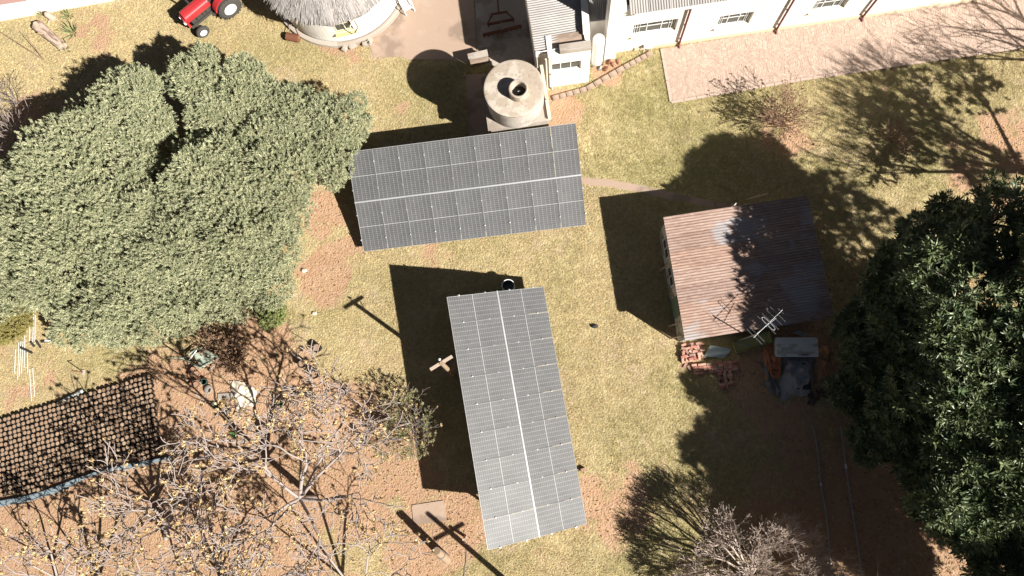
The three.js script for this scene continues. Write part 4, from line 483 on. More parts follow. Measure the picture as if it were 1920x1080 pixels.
{
  const b = at(110, 1100), fork = at(108, 1085, 0.9); const o = thing('bare_tree', 'bare twiggy tree on the red soil beyond the seedling bed', 'tree', null, 0, 'bare yellow-tufted trees over the red soil'); const R = rng(213); const out = [rod(b.clone().setY(-0.05), fork, 0.1, 0.08, 10)], tips = [];
  for (const [x, y, h, r] of [[95, 1035, 1.9, 0.05], [140, 1045, 2.0, 0.05], [60, 1060, 1.9, 0.045], [30, 1075, 1.8, 0.045], [180, 1080, 2, 0.045]]) { const e = at(x, y, h); out.push(rod(fork, e, r, r * 0.75, 7)); const d = e.clone().sub(fork).normalize(); for (let k = 0; k < 3; k++) grow(e, d.clone().add(V3((R() - 0.5) * 1.1, 0.2, (R() - 0.5) * 1.1)), 0.7 + R() * 0.4, r * 0.55, 2, R, { ...oA, wiggle: 0.5 }, out, tips); }
  mesh('branches', out, M.twigPale, o); clusters(o, tips, R, 0.55, DRY, 1.25, 3);
}
for (const [bx, by, fx, fy, seed, label, ends] of [
  [440, 1150, 438, 1120, 261, 'bare tree whose yellow-tufted twigs mesh with the curving-limbed tree', [[400, 1010, 3.0], [450, 1000, 3.2], [500, 1050, 3.0], [370, 1070, 2.8], [430, 1075, 3.1], [540, 1075, 2.9]]],
  [690, 1160, 680, 1130, 267, 'bare yellow-tufted tree beside the thick leaning log post', [[620, 1050, 3.0], [690, 1040, 3.0], [580, 1085, 2.8], [740, 1075, 2.7]]],
  [205, 1170, 200, 1140, 271, 'bare yellow-tufted tree with low twigs over the red soil', [[180, 1050, 2.4], [230, 1040, 2.6], [260, 1075, 2.5], [140, 1080, 2.4]]]]) {
  const b = at(bx, by), fork = at(fx, fy, 1.2); const o = thing('bare_tree', label, 'tree', null, 0, 'bare yellow-tufted trees over the red soil'); const R = rng(seed); const out = [rod(b.clone().setY(-0.05), fork, 0.12, 0.1, 8)], tips = [];
  for (const [x, y, h] of ends) { const e = at(x, y, h); out.push(rod(fork, e, 0.06, 0.042, 6)); const d = e.clone().sub(fork).normalize(); for (let k = 0; k < 3; k++) grow(e, d.clone().add(V3((R() - 0.5) * 1.5, 0.2, (R() - 0.5) * 1.5)), 0.8 + R() * 0.5, 0.034, 2, R, { ...oA, wiggle: 0.6 }, out, tips); }
  mesh('branches', out, M.twigPale, o); clusters(o, tips, R, 0.5, DRY, 1.2, seed);
}
{ // half-green shrub leaning over the second array's shadow
  const b = at(770, 800), o = thing('half_green_shrub', 'straggly shrub with bare twigs and sparse green leaves by the second array', 'shrub'); const R = rng(221); const out = [], tips = []; for (let k = 0; k < 10; k++) { const a = k / 10 * Math.PI * 2; grow(b.clone().setY(-0.02), V3(Math.cos(a) * 0.7 - 0.02, 0.75, Math.sin(a) * 0.65 - 0.1), 0.75 + R() * 0.3, 0.035, 3, R, { ...oA, rmin: 0.01, spread: 0.5 }, out, tips); } mesh('branches', out, M.twigGrey, o); clusters(o, tips, R, 0.1, DRY, 0.8, 3); const L = [lobe(765, 785, 45, 1.1), lobe(745, 825, 40, 0.8), lobe(785, 815, 35, 0.9)]; crown(o, 'foliage', L, 520, sprigOlive[1], mLeaf, [[0.2, 0.2, 0.09], [0.3, 0.27, 0.14]], 222, { rough: 0.6 });
}
{ // wide twiggy bare tree at the foot of the picture
  const b = at(1400, 1090); const fork = at(1408, 1080, 0.7); const o = thing('twiggy_tree', 'dense bare grey-brown twiggy tree below the evergreen shade', 'tree'); const R = rng(231); const out = [rod(b.clone().setY(-0.05), fork, 0.2, 0.17, 10)], tips = [];
  const ends = []; for (let k = 0; k < 42; k++) { const a = R() * Math.PI * 2, rr = Math.sqrt(R()) * 110; ends.push([1428 + Math.cos(a) * rr * 0.95, 1078 + Math.sin(a) * rr * 0.85, 2.9 - rr * 0.009]); }
  for (const [x, y, h] of ends) { const e = at(x, y, h - 0.7); out.push(rod(fork, fork.clone().lerp(e, 0.5).add(V3((R() - 0.5) * 0.2, 0.1, (R() - 0.5) * 0.2)), 0.07, 0.05, 6)); out.push(rod(fork.clone().lerp(e, 0.5), e, 0.05, 0.035, 6)); const d = e.clone().sub(fork).normalize(); for (let k = 0; k < 5; k++) grow(e, d.clone().add(V3((R() - 0.5) * 1.1, 0.25, (R() - 0.5) * 1.1)), 0.5 + R() * 0.25, 0.026, 3, R, { kids: 3, spread: 0.45, shrink: 0.68, wiggle: 0.4, up: 0.05, rmin: 0.009, sides: 3, seg: 2 }, out, tips); }
  mesh('branches', out, mat([0.5, 0.41, 0.35], 0.95), o);
}
{ // tall bare tree out of frame whose shadow reaches the second array and lawn
  const b = V3(13.2, -0.05, 9.6); const o = thing('feathery_tree', 'tall feathery bare tree standing beyond the twiggy tree', 'tree'); const R = rng(241); const out = [], tips = []; const f = V3(12.9, 1.6, 9.5); out.push(rod(b, f, 0.2, 0.17, 8)); for (let k = 0; k < 6; k++) { const a = k / 6 * Math.PI * 2; grow(f, V3(Math.cos(a) * 0.55, 1, Math.sin(a) * 0.55), 1.75, 0.08, 4, R, { kids: 2, spread: 0.38, shrink: 0.72, wiggle: 0.25, up: 0.05, rmin: 0.0075, sides: 3, seg: 3, side: 0.5 }, out, tips); } mesh('branches', out, M.twigGrey, o);
}
{ const b = V3(26, -0.05, -13.6), f = V3(25.8, 2, -13.7); const o = thing('bare_road_tree', 'bare forked tree by the far end of the paved strip', 'tree'); const R = rng(251); const out = [rod(b, f, 0.24, 0.2, 8)], tips = []; for (const [d, l] of [[V3(-0.7, 1, -0.1), 2], [V3(-0.2, 1, 0.3), 2.0], [V3(-0.6, 1, -0.6), 2], [V3(-0.9, 0.7, 0.3), 1.9], [V3(0.4, 1, 0), 1.8]]) grow(f, d, l, 0.11, 4, R, { kids: 2, spread: 0.45, shrink: 0.7, wiggle: 0.3, up: 0.04, rmin: 0.014, sides: 4, seg: 3, side: 0.4 }, out, tips); mesh('branches', out, M.bark, o); }
function bush(label, base, n, len, spread, m, seed, tint, opt = {}) { const b = at(...base); const o = thing('bare_bush', label, 'bush'); const R = rng(seed); const out = [], tips = []; for (let k = 0; k < n; k++) { const a = R() * Math.PI * 2, s = spread * (0.3 + 0.7 * R()); grow(b.clone().add(V3((R() - 0.5) * 0.3, -0.02, (R() - 0.5) * 0.3)), V3(Math.cos(a) * s, 1, Math.sin(a) * s), len * (0.7 + 0.5 * R()), 0.024, opt.depth ?? 3, R, { kids: 2, spread: 0.42, shrink: 0.7, wiggle: 0.4, up: 0.0, rmin: 0.009, sides: 3, seg: 3, side: 0.3 }, out, tips); } mesh('branches', out, m, o); if (tint) clusters(o, tips, R, tint, [[0.33, 0.2, 0.12], [0.42, 0.28, 0.17]], 0.6, seed); return o; }
bush('reddish bare bush growing alone on the lawn near the paving', [1465, 232], 30, 0.8, 0.9, mat([0.3, 0.19, 0.13], 0.95), 301, 0.35);
bush('small bare bush in the dappled shade', [1672, 262], 9, 0.5, 0.8, M.twigBrown, 302, 0.3);
bush('grey bare bush at the far side of the olive-green trees', [40, 265], 30, 1.1, 1.0, mat([0.42, 0.34, 0.3], 0.95), 303, 0);
bush('grey bare bush tangled below the larger grey bush', [-10, 310], 16, 0.8, 1.0, M.twigGrey, 304, 0);
bush('thin grey bare bush near the forked sapling', [30, 190], 9, 0.75, 0.7, M.twigGrey, 305, 0);
bush('brown dry bush beside the cart frame', [445, 668], 24, 0.5, 1.3, M.twigBrown, 306, 0.4);
bush('brown dry bush thinning out toward the lawn', [415, 640], 18, 0.4, 1.3, M.twigBrown, 307, 0.5);
bush('bare bush among the shadows next to the black pots', [650, 735], 10, 0.6, 0.9, M.twigGrey, 308, 0.35, { depth: 2 });
{ const b = at(82, 112), o = thing('sapling', 'forked leafless sapling leaning over the grass', 'sapling'); mesh('stem', [rod(b.clone().setY(-0.02), at(30, 78, 1.4), 0.03, 0.015), rod(b.clone().setY(0), at(45, 62, 1.1), 0.025, 0.01), rod(at(30, 78, 1.4), at(-5, 55, 1.9), 0.016, 0.01)], M.twigBrown, o); }
{ // log and aloes
  const a = at(70, 48, 0.25), b = at(118, 88, 0.25); const o = thing('fallen_log', 'pale weathered log lying in the grass beside spiky plants', 'log'); const dl = b.clone().sub(a), Ln = dl.length(); const lg = new THREE.CylinderGeometry(0.22, 0.29, Ln, 28, 16); { const p = lg.attributes.position; for (let i = 0; i < p.count; i++) { const x = p.getX(i), y = p.getY(i), z = p.getZ(i), an = Math.atan2(x, z), k = 1 + 0.3 * (n2(Math.cos(an) * 3 + 9, Math.sin(an) * 3 + y * 0.8) - 0.5) + 0.14 * (n2(an * 9, y * 2) - 0.5); p.setX(i, x * k); p.setZ(i, z * k); } lg.computeVertexNormals(); } lg.applyQuaternion(new THREE.Quaternion().setFromUnitVectors(YUP, dl.clone().normalize())); lg.translate((a.x + b.x) / 2, 0.24, (a.z + b.z) / 2);
  const logMap = tex(256, 256, (u, v, i, j) => { const q = fbm(u * 26, v * 5, 4), h = hash2(i, j); return mix3([0.5, 0.38, 0.3], [0.2, 0.13, 0.095], sstep(0.45, 0.7, q)).map(x => x * (0.85 + 0.3 * h)); }); mesh('bark', lg, new THREE.MeshStandardMaterial({ map: logMap, roughness: 0.95 }), o); mesh('stub', rod(a.clone().lerp(b, 0.4), a.clone().lerp(b, 0.4).add(V3(-0.25, 0.35, 0.1)), 0.08, 0.05), M.wood, o);
  for (const [x, y, s] of [[138, 62, 1.1], [124, 92, 0.85], [130, 30, 0.8], [78, 26, 0.6]]) { const q = at(x, y); const al = thing('spiky_plant', 'spiky grey-green rosette plant near the pale log', 'plant', q, 0, 'spiky plants near the pale log'); const R2 = rng(x); const gs = []; for (let k = 0; k < 22; k++) { const l = leafQuad(0.6 * s * (0.7 + 0.5 * R2()), 0.08 * s, 0.12); l.rotateX(0.3 + 1.1 * R2()); l.rotateY(k * 2.4); gs.push(l); } mesh('leaves', gs, mat([0.19, 0.2, 0.085], 0.7), al); }
  const st = thing('tree_stump', 'broken pale stump near the veranda', 'stump', at(98, 34)); mesh('stump', lathe([[0.2, -0.02], [0.16, 0.2], [0.15, 0.42], [0.06, 0.5], [0, 0.45]], 12), M.woodPale, st); mesh('root', [rod(V3(0, 0.1, 0), V3(0.35, 0, 0.15), 0.07, 0.03), rod(V3(0, 0.1, 0), V3(-0.2, 0, 0.3), 0.07, 0.03)], M.woodPale, st);
}
// ---------------------------------------------------------------- poles
{ const top = at(828, 681, 4.7), base = at(850, 703, 0); const o = thing('crossarm_pole', 'wooden pole with a pale crossarm beside the second array', 'pole'); mesh('pole', rod(base.clone().setY(-0.1), top, 0.11, 0.085, 10), M.wood, o); const a = at(807, 693, 4.62), b = at(848, 668, 4.62); mesh('crossarm', beam(a, b, 0.12, 0.1), M.woodPale, o); mesh('brace', rod(top.clone().lerp(base, 0.14), a.clone().lerp(b, 0.8), 0.02), M.steel, o); mesh('insulator', lathe([[0, 0], [0.05, 0], [0.055, 0.08], [0.03, 0.14], [0, 0.15]], 12).translate(top.x - 0.08, 4.68, top.z - 0.15), M.frameWhite, o); }
{ const S = at(800, 985), h = 5.6; const top = V3(S.x + 1.079 * h, h, S.z + 0.558 * h); const base = at(1010, 1142); const o = thing('telegraph_pole', 'leaning wooden pole with a crossarm near the low end of the second array', 'pole'); mesh('pole', rod(base.clone().setY(-0.1), top, 0.13, 0.1, 10), M.wood, o); const c = top.clone().lerp(base, 0.2); mesh('crossarm', beam(c.clone().add(V3(-0.65, 0, 0.35)), c.clone().add(V3(0.65, 0, -0.35)), 0.12, 0.1), M.woodPale, o); }
{ const base = at(838, 1050), S = at(748, 968), h = 1.9; const top = V3(S.x + 1.079 * h, h, S.z + 0.558 * h); const o = thing('log_post', 'thick leaning log post standing on the red soil', 'post'); mesh('log', rod(base.clone().setY(-0.1), top, 0.2, 0.16, 12), M.wood, o); mesh('collar', rod(base.clone().lerp(top, 0.6), base.clone().lerp(top, 0.63), 0.2, 0.2, 12), M.steel, o); }
{ const b = at(873, 1006); const o = thing('standpipe', 'garden tap on a short post with a grey hose near the second array', 'tap', b); mesh('post', box(0.1, 0.7, 0.1, 0, 0.33, 0), M.woodPale, o); mesh('tap', [rod(V3(0, 0.6, 0.05), V3(0.02, 0.6, 0.16), 0.022), rod(V3(0.02, 0.6, 0.16), V3(0.02, 0.52, 0.18), 0.02)], M.steel, o); const pts = [V3(0.02, 0.5, 0.18), V3(0.05, 0.05, 0.35), V3(0.03, 0.02, 1.0), V3(-0.05, 0.02, 1.7), V3(-0.02, 0.02, 2.6)]; mesh('hose', new THREE.TubeGeometry(new THREE.CatmullRomCurve3(pts), 40, 0.02, 6), M.twigGrey, o); }
// ---------------------------------------------------------------- drum beside the second array
{ const c = at(953, 536, 0.7); c.y = 0; const o = thing('open_drum', 'open pale-rimmed drum in the shadow at the end of the second array', 'drum', c); mesh('side', lathe([[0, 0.02], [0.26, 0.02], [0.275, 0.0], [0.28, 0.25], [0.29, 0.27], [0.28, 0.29], [0.28, 0.5], [0.29, 0.52], [0.28, 0.54], [0.28, 0.78]], 36), mat([0.3, 0.36, 0.37], 0.6), o); const t = new THREE.TorusGeometry(0.28, 0.022, 8, 40); t.rotateX(Math.PI / 2); t.translate(0, 0.78, 0); mesh('rim', t, M.frameWhite, o); }
// ---------------------------------------------------------------- junk beside the shed
const brickGeo = [rbox(0.222, 0.073, 0.106, 0.006), rbox(0.21, 0.07, 0.102, 0.008)]; const brickCols = [[0.44, 0.24, 0.175], [0.38, 0.2, 0.15], [0.48, 0.3, 0.225], [0.33, 0.2, 0.16], [0.5, 0.36, 0.28], [0.4, 0.16, 0.13]].map(c => mat(c, 0.95));
{
  const R = rng(401); const piles = [
    { label: 'red brick in the sunlit heap at the corner of the rusty shed', group: 'bricks in the sunlit heap', q: [[1278, 643], [1318, 641], [1322, 670], [1276, 681]], n: 4, layers: 3, mess: 0.9, gx: 6, gz: 5 },
    { label: 'red brick in the long stacked row beyond the sheet of pale metal', group: 'bricks in the stacked row', q: [[1296, 683], [1380, 676], [1384, 694], [1300, 703]], layers: 2, mess: 0.3, gx: 9, gz: 4 },
    { label: 'red brick in the short stack that juts out onto the lawn', group: 'bricks in the jutting stack', q: [[1342, 699], [1372, 696], [1374, 724], [1350, 729]], layers: 2, mess: 0.5, gx: 3, gz: 6 },
  ];
  for (const p of piles) { const Q = p.q.map(([x, y]) => at(x, y)); const yaw = Math.atan2(-(Q[1].z - Q[0].z), Q[1].x - Q[0].x); for (let l = 0; l < p.layers; l++) for (let i = 0; i < p.gx; i++) for (let j = 0; j < p.gz; j++) { if (l && R() < (p.mess > 0.6 ? 0.3 * l : 0.12)) continue; const u = (i + 0.5) / p.gx + (R() - 0.5) * 0.04, v = (j + 0.5) / p.gz + (R() - 0.5) * 0.04; const pos = Q[0].clone().multiplyScalar((1 - u) * (1 - v)).addScaledVector(Q[1], u * (1 - v)).addScaledVector(Q[2], u * v).addScaledVector(Q[3], (1 - u) * v); const rot = R() < 0.5 && p.mess > 0.4 ? Math.PI / 2 : 0; const b = solo('brick', brickGeo[i % 2], brickCols[Math.floor(R() * brickCols.length)], p.label, 'brick', p.group); const tl = l === 0 ? 0 : p.mess; b.position.set(pos.x, 0.037 + l * 0.076 + (tl > 0.4 ? R() * 0.02 : 0), pos.z); b.rotation.set((R() - 0.5) * 0.35 * tl, yaw + rot + (R() - 0.5) * (0.15 + 0.8 * p.mess * (l ? 1 : 0.4)), (R() - 0.5) * 0.35 * tl); } }
  for (const [x, y] of [[1381, 697], [1387, 702], [1292, 690], [1284, 686]]) { const q = at(x, y); const b = solo('brick', brickGeo[0], brickCols[3], 'single brick lying loose on the grass beside the brick stacks', 'brick', 'loose bricks beside the stacks'); b.position.set(q.x, 0.036, q.z); b.rotation.y = R() * 3; }
}
function sheetFromPx(q, h, n, fn, th = 0.015) { const Q = q.map(([x, y], i) => at(x, y, Array.isArray(h) ? h[i] : h)); const top = quadGrid(Q[0], Q[1], Q[2], Q[3], n, n, fn); const bot = top.clone(); bot.translate(0, -th, 0); return merge([top, bot]); }
{ const o = thing('metal_sheet', 'bent pale blue-green metal sheet lying past the brick heap', 'metal sheet'); mesh('sheet', sheetFromPx([[1332, 647.5], [1373, 655], [1358, 671], [1321, 668.6]], [0.35, 0.12, 0.08, 0.2], 12, (u, v, p) => { p.y += 0.12 * Math.sin(u * 3) * (1 - v) + 0.03 * Math.sin(v * 7 + u * 4) - 0.05 * v; p.y = Math.max(p.y, 0.03); }), mat([0.5, 0.6, 0.58], 0.55), o); mesh('folded_edge', rod(at(1332, 647.5, 0.37), at(1373, 655, 0.15), 0.018), mat([0.36, 0.42, 0.41], 0.5), o); mesh('leg', rod(at(1333, 650, 0).setY(-0.01), at(1333, 649, 0.34), 0.02), M.rust, o); }
{ // olive trough leaning at the shed
  const o = thing('metal_trough', 'olive green metal trough lying along the foot of the rusty shed', 'trough'); const A = at(1378, 650, 0.4), B = at(1444, 632, 0.4); const d = B.clone().sub(A); const L = d.length(); o.position.set((A.x + B.x) / 2, 0, (A.z + B.z) / 2); o.rotation.y = Math.atan2(-d.z, d.x); const m = mat([0.4, 0.4, 0.17], 0.5); const w = 0.52, hh = 0.4;
  mesh('floor', box(L - 0.1, 0.03, w - 0.06, 0, 0.15, 0), m, o); for (const s of [-1, 1]) { mesh('side', box(L, hh, 0.025, 0, hh / 2, s * w / 2, 0, 0, s * 0.1), m, o); mesh('end', box(0.025, hh, w - 0.03, s * (L / 2 - 0.02), hh / 2, 0, 0, s * -0.25), m, o); mesh('rim', rod(V3(-L / 2, hh, s * (w / 2 + 0.02)), V3(L / 2, hh, s * (w / 2 + 0.02)), 0.02), mat([0.2, 0.2, 0.09], 0.5), o); } mesh('bracket', [rod(V3(-L / 2 + 0.15, hh - 0.02, -0.1), V3(-L / 2 + 0.6, hh + 0.03, 0.1), 0.02), rbox(0.1, 0.05, 0.08, 0.01, -L / 2 + 0.62, hh + 0.03, 0.1)], M.steel, o);
}
{ // old fridge on its back
  const Q = [[1452.6, 632], [1532, 633], [1537, 669], [1458.5, 669]].map(([x, y]) => at(x, y, 0.62)); const c = Q[0].clone().add(Q[1]).add(Q[2]).add(Q[3]).multiplyScalar(0.25); const d = Q[2].clone().sub(Q[3]); const L = (Q[0].distanceTo(Q[1]) + Q[2].distanceTo(Q[3])) / 2, w = (Q[0].distanceTo(Q[3]) + Q[1].distanceTo(Q[2])) / 2; const o = thing('old_fridge', 'old pale refrigerator lying on its back among junk by the shed', 'refrigerator', V3(c.x, 0, c.z), Math.atan2(-d.z, d.x)); const dirtMap = tex(256, 256, (u, v, i, j) => { const a = fbm(u * 5, v * 5, 4), b = hash2(i, j); return mix3([0.74, 0.8, 0.8], [0.5, 0.49, 0.43], sstep(0.48, 0.68, a)).map(x => x * (0.92 + 0.12 * b)); }); const m = new THREE.MeshStandardMaterial({ map: dirtMap, roughness: 0.45, side: THREE.DoubleSide });
  mesh('cabinet', rbox(L - 0.04, 0.52, w - 0.03, 0.03, 0, 0.26, 0), m, o); mesh('door', [rbox(L, 0.07, w, 0.02, 0, 0.575, 0), box(L * 0.68, 0.012, 0.02, 0.06, 0.614, w * 0.22), box(L * 0.68, 0.012, 0.02, 0.06, 0.614, -w * 0.32), box(0.02, 0.012, w * 0.52, 0.06 - L * 0.34, 0.614, -w * 0.05), box(0.02, 0.012, w * 0.52, 0.06 + L * 0.34, 0.614, -w * 0.05)], m, o); mesh('seal', box(L - 0.02, 0.02, w - 0.02, 0, 0.53, 0), M.blackPlastic, o); mesh('handle', [box(0.3, 0.03, 0.035, L * 0.18, 0.635, w * 0.4), box(0.03, 0.05, 0.03, L * 0.05, 0.62, w * 0.4), box(0.03, 0.05, 0.03, L * 0.31, 0.62, w * 0.4)], M.dark, o);
}
function draped(px, h0, n, seed, amp) { // a rumpled sheet whose hem touches the ground
  const Q = px.map(([x, y]) => at(x, y)); const g = quadGrid(Q[0], Q[1], Q[2], Q[3], n, n, (u, v, p) => { const e = Math.min(u, 1 - u, v, 1 - v) * 2; const s = Math.pow(sstep(0, 0.55, e), 0.7); const w = (fbm(u * 5 + seed, v * 5, 4) - 0.5); p.y = 0.012 + s * (h0 + amp * w) + 0.08 * (1 - s) * fbm(u * 12 + seed, v * 12, 2); p.x += (fbm(u * 4, v * 4 + seed, 3) - 0.5) * 0.35; p.z += (fbm(u * 4 + 9, v * 4 + seed, 3) - 0.5) * 0.35; }); return g;
}
{ const o = thing('tarpaulin_heap', 'grey tarpaulin draped over a heap below the old fridge', 'tarpaulin'); mesh('tarpaulin', draped([[1468, 668], [1530, 668], [1522, 738], [1462, 748]], 0.4, 36, 3, 0.45), mat([0.27, 0.27, 0.29], 0.45), o); const q = at(1495, 705, 0); mesh('filling', rbox(1.0, 0.3, 1.2, 0.08, q.x, 0.14, q.z), M.dark, o); }
solo('canvas_bundle', draped([[1428, 640], [1462, 640], [1466, 705], [1432, 712]], 0.3, 30, 8, 0.6), mat([0.42, 0.19, 0.1], 0.95), 'crumpled rust-brown canvas bundle between trough and grey tarpaulin', 'bundle');
solo('canvas_bundle', draped([[1528, 655], [1553, 648], [1553, 704], [1526, 712]], 0.34, 30, 12, 0.6), mat([0.36, 0.2, 0.11], 0.95), 'crumpled brown canvas bundle past the far corner of the old fridge', 'bundle');
solo('grey_canvas', draped([[1424, 680], [1440, 678], [1466, 742], [1440, 736]], 0.16, 26, 15, 0.4), mat([0.17, 0.175, 0.17], 0.9), 'grey canvas strip along the grass side of the tarpaulin heap', 'canvas');
{ const o = thing('iron_hoop', 'rusty orange iron hoop on the brown canvas bundle', 'hoop'); const c = at(1453, 694, 0.42); const t = new THREE.TorusGeometry(0.24, 0.045, 8, 26); t.rotateX(-Math.PI / 2); t.scale(0.8, 1, 1.25); t.translate(c.x, 0.46, c.z); mesh('ring', t, mat([0.42, 0.13, 0.05], 0.9), o); mesh('spoke', rod(V3(c.x - 0.2, 0.46, c.z), V3(c.x + 0.19, 0.46, c.z + 0.02), 0.025), M.rust, o); }
{ const o = thing('pipe_bundle', 'short grey pipes lying behind the old fridge under the roof edge', 'pipes'); for (const k of [0, 1, 2]) mesh('pipe', rod(at(1487 + k * 3, 624 - k * 2, 0).setY(0.04), at(1508 + k * 3, 631 - k * 2, 0).setY(0.04), 0.035), M.alu, o); }
{ const R = rng(71); for (let k = 0; k < 16; k++) { const p = at(1510 + R() * 45, 730 + R() * 28); const s = solo('dark_brick', brickGeo[k % 2], mat([0.06 + R() * 0.03, 0.055, 0.055], 0.95), 'dark brick scattered at the foot of the tarpaulin heap', 'brick', 'dark bricks below the tarpaulin heap'); s.position.set(p.x, 0.037, p.z); s.rotation.y = R() * 3; } }  // these bricks have a near-black base colour
// ---------------------------------------------------------------- seedling bed of planted bags
{
  const P = at(288, 702), U = at(0, 788).sub(P).normalize(), Vv = at(306, 858).sub(at(288, 702)).normalize(); const step = 0.225; const R = rng(501); const EP = [[-80, 962], [0, 940], [60, 928], [130, 904], [180, 886], [240, 871], [322, 856]].map(([x, y]) => at(x, y)); const edgeZ = x => { for (let k = 0; k < EP.length - 1; k++) if (x <= EP[k + 1].x) return mix(EP[k].z, EP[k + 1].z, (x - EP[k].x) / (EP[k + 1].x - EP[k].x)); return EP[EP.length - 1].z; }; const cand = []; const nU = 46; const lenV = P.distanceTo(at(306, 858));
  for (let i = 0; i < nU; i++) for (let j = 0; j * step < lenV + 0.2; j++) { const p = P.clone().addScaledVector(U, i * step + (j % 2) * step * 0.15 + 0.08).addScaledVector(Vv, j * step + 0.08); p.y = 0; if (p.x > at(-70, 850).x && p.z < edgeZ(p.x) - 0.12) cand.push(p); }
  const SB = 0.9; const gBag = lathe([[0, 0.012], [0.088, 0.012], [0.1, 0.05], [0.107, 0.2], [0.112, 0.245], [0.11, 0.25], [0.106, 0.235]], 10).scale(SB, 1, SB), gSoil = lathe([[0.106, 0.232], [0.06, 0.243], [0, 0.236]], 10).scale(SB, 1, SB); const soils = [[0.3, 0.2, 0.13], [0.21, 0.135, 0.085], [0.37, 0.26, 0.175]].map(c => mat(c, 1)); const gPlant = sprig(5, 0.1, 0.035, 77, 0.2, 1.3, 0.04);
  cand.sort((a, b) => a.distanceTo(at(200, 800)) - b.distanceTo(at(200, 800))); const rest = [];
  cand.forEach((p, i) => { p.x += (R() - 0.5) * 0.055; p.z += (R() - 0.5) * 0.055; if (i >= 300) { rest.push(p); return; } const o = thing('planting_bag', 'black plastic planting bag filled with brown soil in the seedling bed', 'planting bag', p, R() * 3, 'planting bags in the seedling bed'); mesh('bag', gBag, M.blackPlastic, o); mesh('soil', gSoil, soils[Math.floor(R() * 3)], o); });
  const gs = [], gb = []; for (const p of rest) { gb.push(gBag.clone().translate(p.x, 0, p.z)); gs.push(gSoil.clone().translate(p.x, 0, p.z)); } const o = thing('planting_bags', 'remaining closely packed planting bags in the seedling bed', 'planting bags'); o.userData.kind = 'stuff'; mesh('bag', gb, M.blackPlastic, o).userData.kind = 'stuff'; mesh('soil', gs, soils[0], o).userData.kind = 'stuff'; 
  const ec = new THREE.CatmullRomCurve3(EP); const e = quadGrid(V3(0, 0, 0), V3(1, 0, 0), V3(1, 0, 1), V3(0, 0, 1), 90, 6, (u, v, p) => { const c = ec.getPoint(u); const wd = 0.08 + 0.26 * fbm(u * 9, 1, 2); p.set(c.x + (fbm(u * 30, v * 2, 2) - 0.5) * 0.08, 0.015 + 0.2 * Math.sin(Math.min(1, v * 1.15) * Math.PI) * fbm(u * 34, v * 3, 3) + 0.16 * (1 - v) * (1 - v), c.z + v * wd - 0.02); }); solo('plastic_edging', e, mat([0.15, 0.19, 0.215], 0.45), 'crumpled blue plastic sheeting along the edge of the seedling bed', 'plastic sheet');
  const e2 = quadGrid(at(112, 752), at(156, 727), at(162, 735), at(118, 758), 20, 5, (u, v, p) => { p.y = 0.02 + 0.18 * Math.sin(v * 3) * (0.5 + fbm(u * 9, v * 3, 3)); }); solo('plastic_scrap', e2, mat([0.42, 0.43, 0.42], 0.4), 'grey plastic scrap at the inner edge of the seedling bed', 'plastic sheet');
}
// ---------------------------------------------------------------- clutter on the left
{ const pipeGrey = mat([0.5, 0.48, 0.44], 0.5); const pipes = [[[30, 655], [28, 700], 0.1], [[48, 610], [46, 690], 0.1], [[57, 600], [56, 640], 0.1], [[64, 588], [62, 642], 0.2], [[67, 590], [66, 640], 0.14], [[36, 642], [34, 712], 0.05], [[40, 640], [37, 704], 0.09], [[44, 640], [41, 700], 0.13], [[52, 655], [53, 700], 0.05], [[56, 692], [60, 752], 0.05], [[62, 690], [66, 744], 0.05]]; for (const [a, b, h] of pipes) { const p = at(...a, 0), q = at(...b, 0); p.y = 0.035; q.y = 0.035; const o = thing('white_pipe', 'long pale pipe lying in the grass beyond the seedling bed', 'pipe', null, 0, 'pale pipes beyond the seedling bed'); mesh('pipe', rod(p, q, 0.022, 0.022, 8), pipeGrey, o); }
  const o = thing('black_stakes', 'charred black stakes beside the pale pipes', 'stakes'); for (const [x, y, x2, y2] of [[60, 642, 66, 650], [70, 640, 78, 652], [41, 652, 62, 662], [79, 641, 97, 639]]) mesh('stake', rod(at(x, y).setY(0.06), at(x2, y2).setY(0.06), 0.06, 0.05), M.dark, o);
  const w = thing('white_stake', 'short white stake standing by the charred stakes', 'stake', at(100, 640)); mesh('stake', box(0.08, 0.5, 0.06, 0, 0.24, 0), M.frameWhite, w); mesh('cap', box(0.1, 0.03, 0.08, 0, 0.506, 0), M.frameWhite, w);
  const b = at(157, 698), h = thing('bent_iron_stake', 'bent iron stake standing in the grass near the seedling bed', 'stake', b); mesh('stake', [rod(V3(0, -0.02, 0), V3(-0.05, 0.75, -0.05), 0.025), rod(V3(-0.05, 0.75, -0.05), V3(0.25, 0.82, -0.05), 0.022)], M.rust, h); mesh('footing', rbox(0.14, 0.08, 0.25, 0.02, 0, 0.035, 0), mGreyConc, h);
}
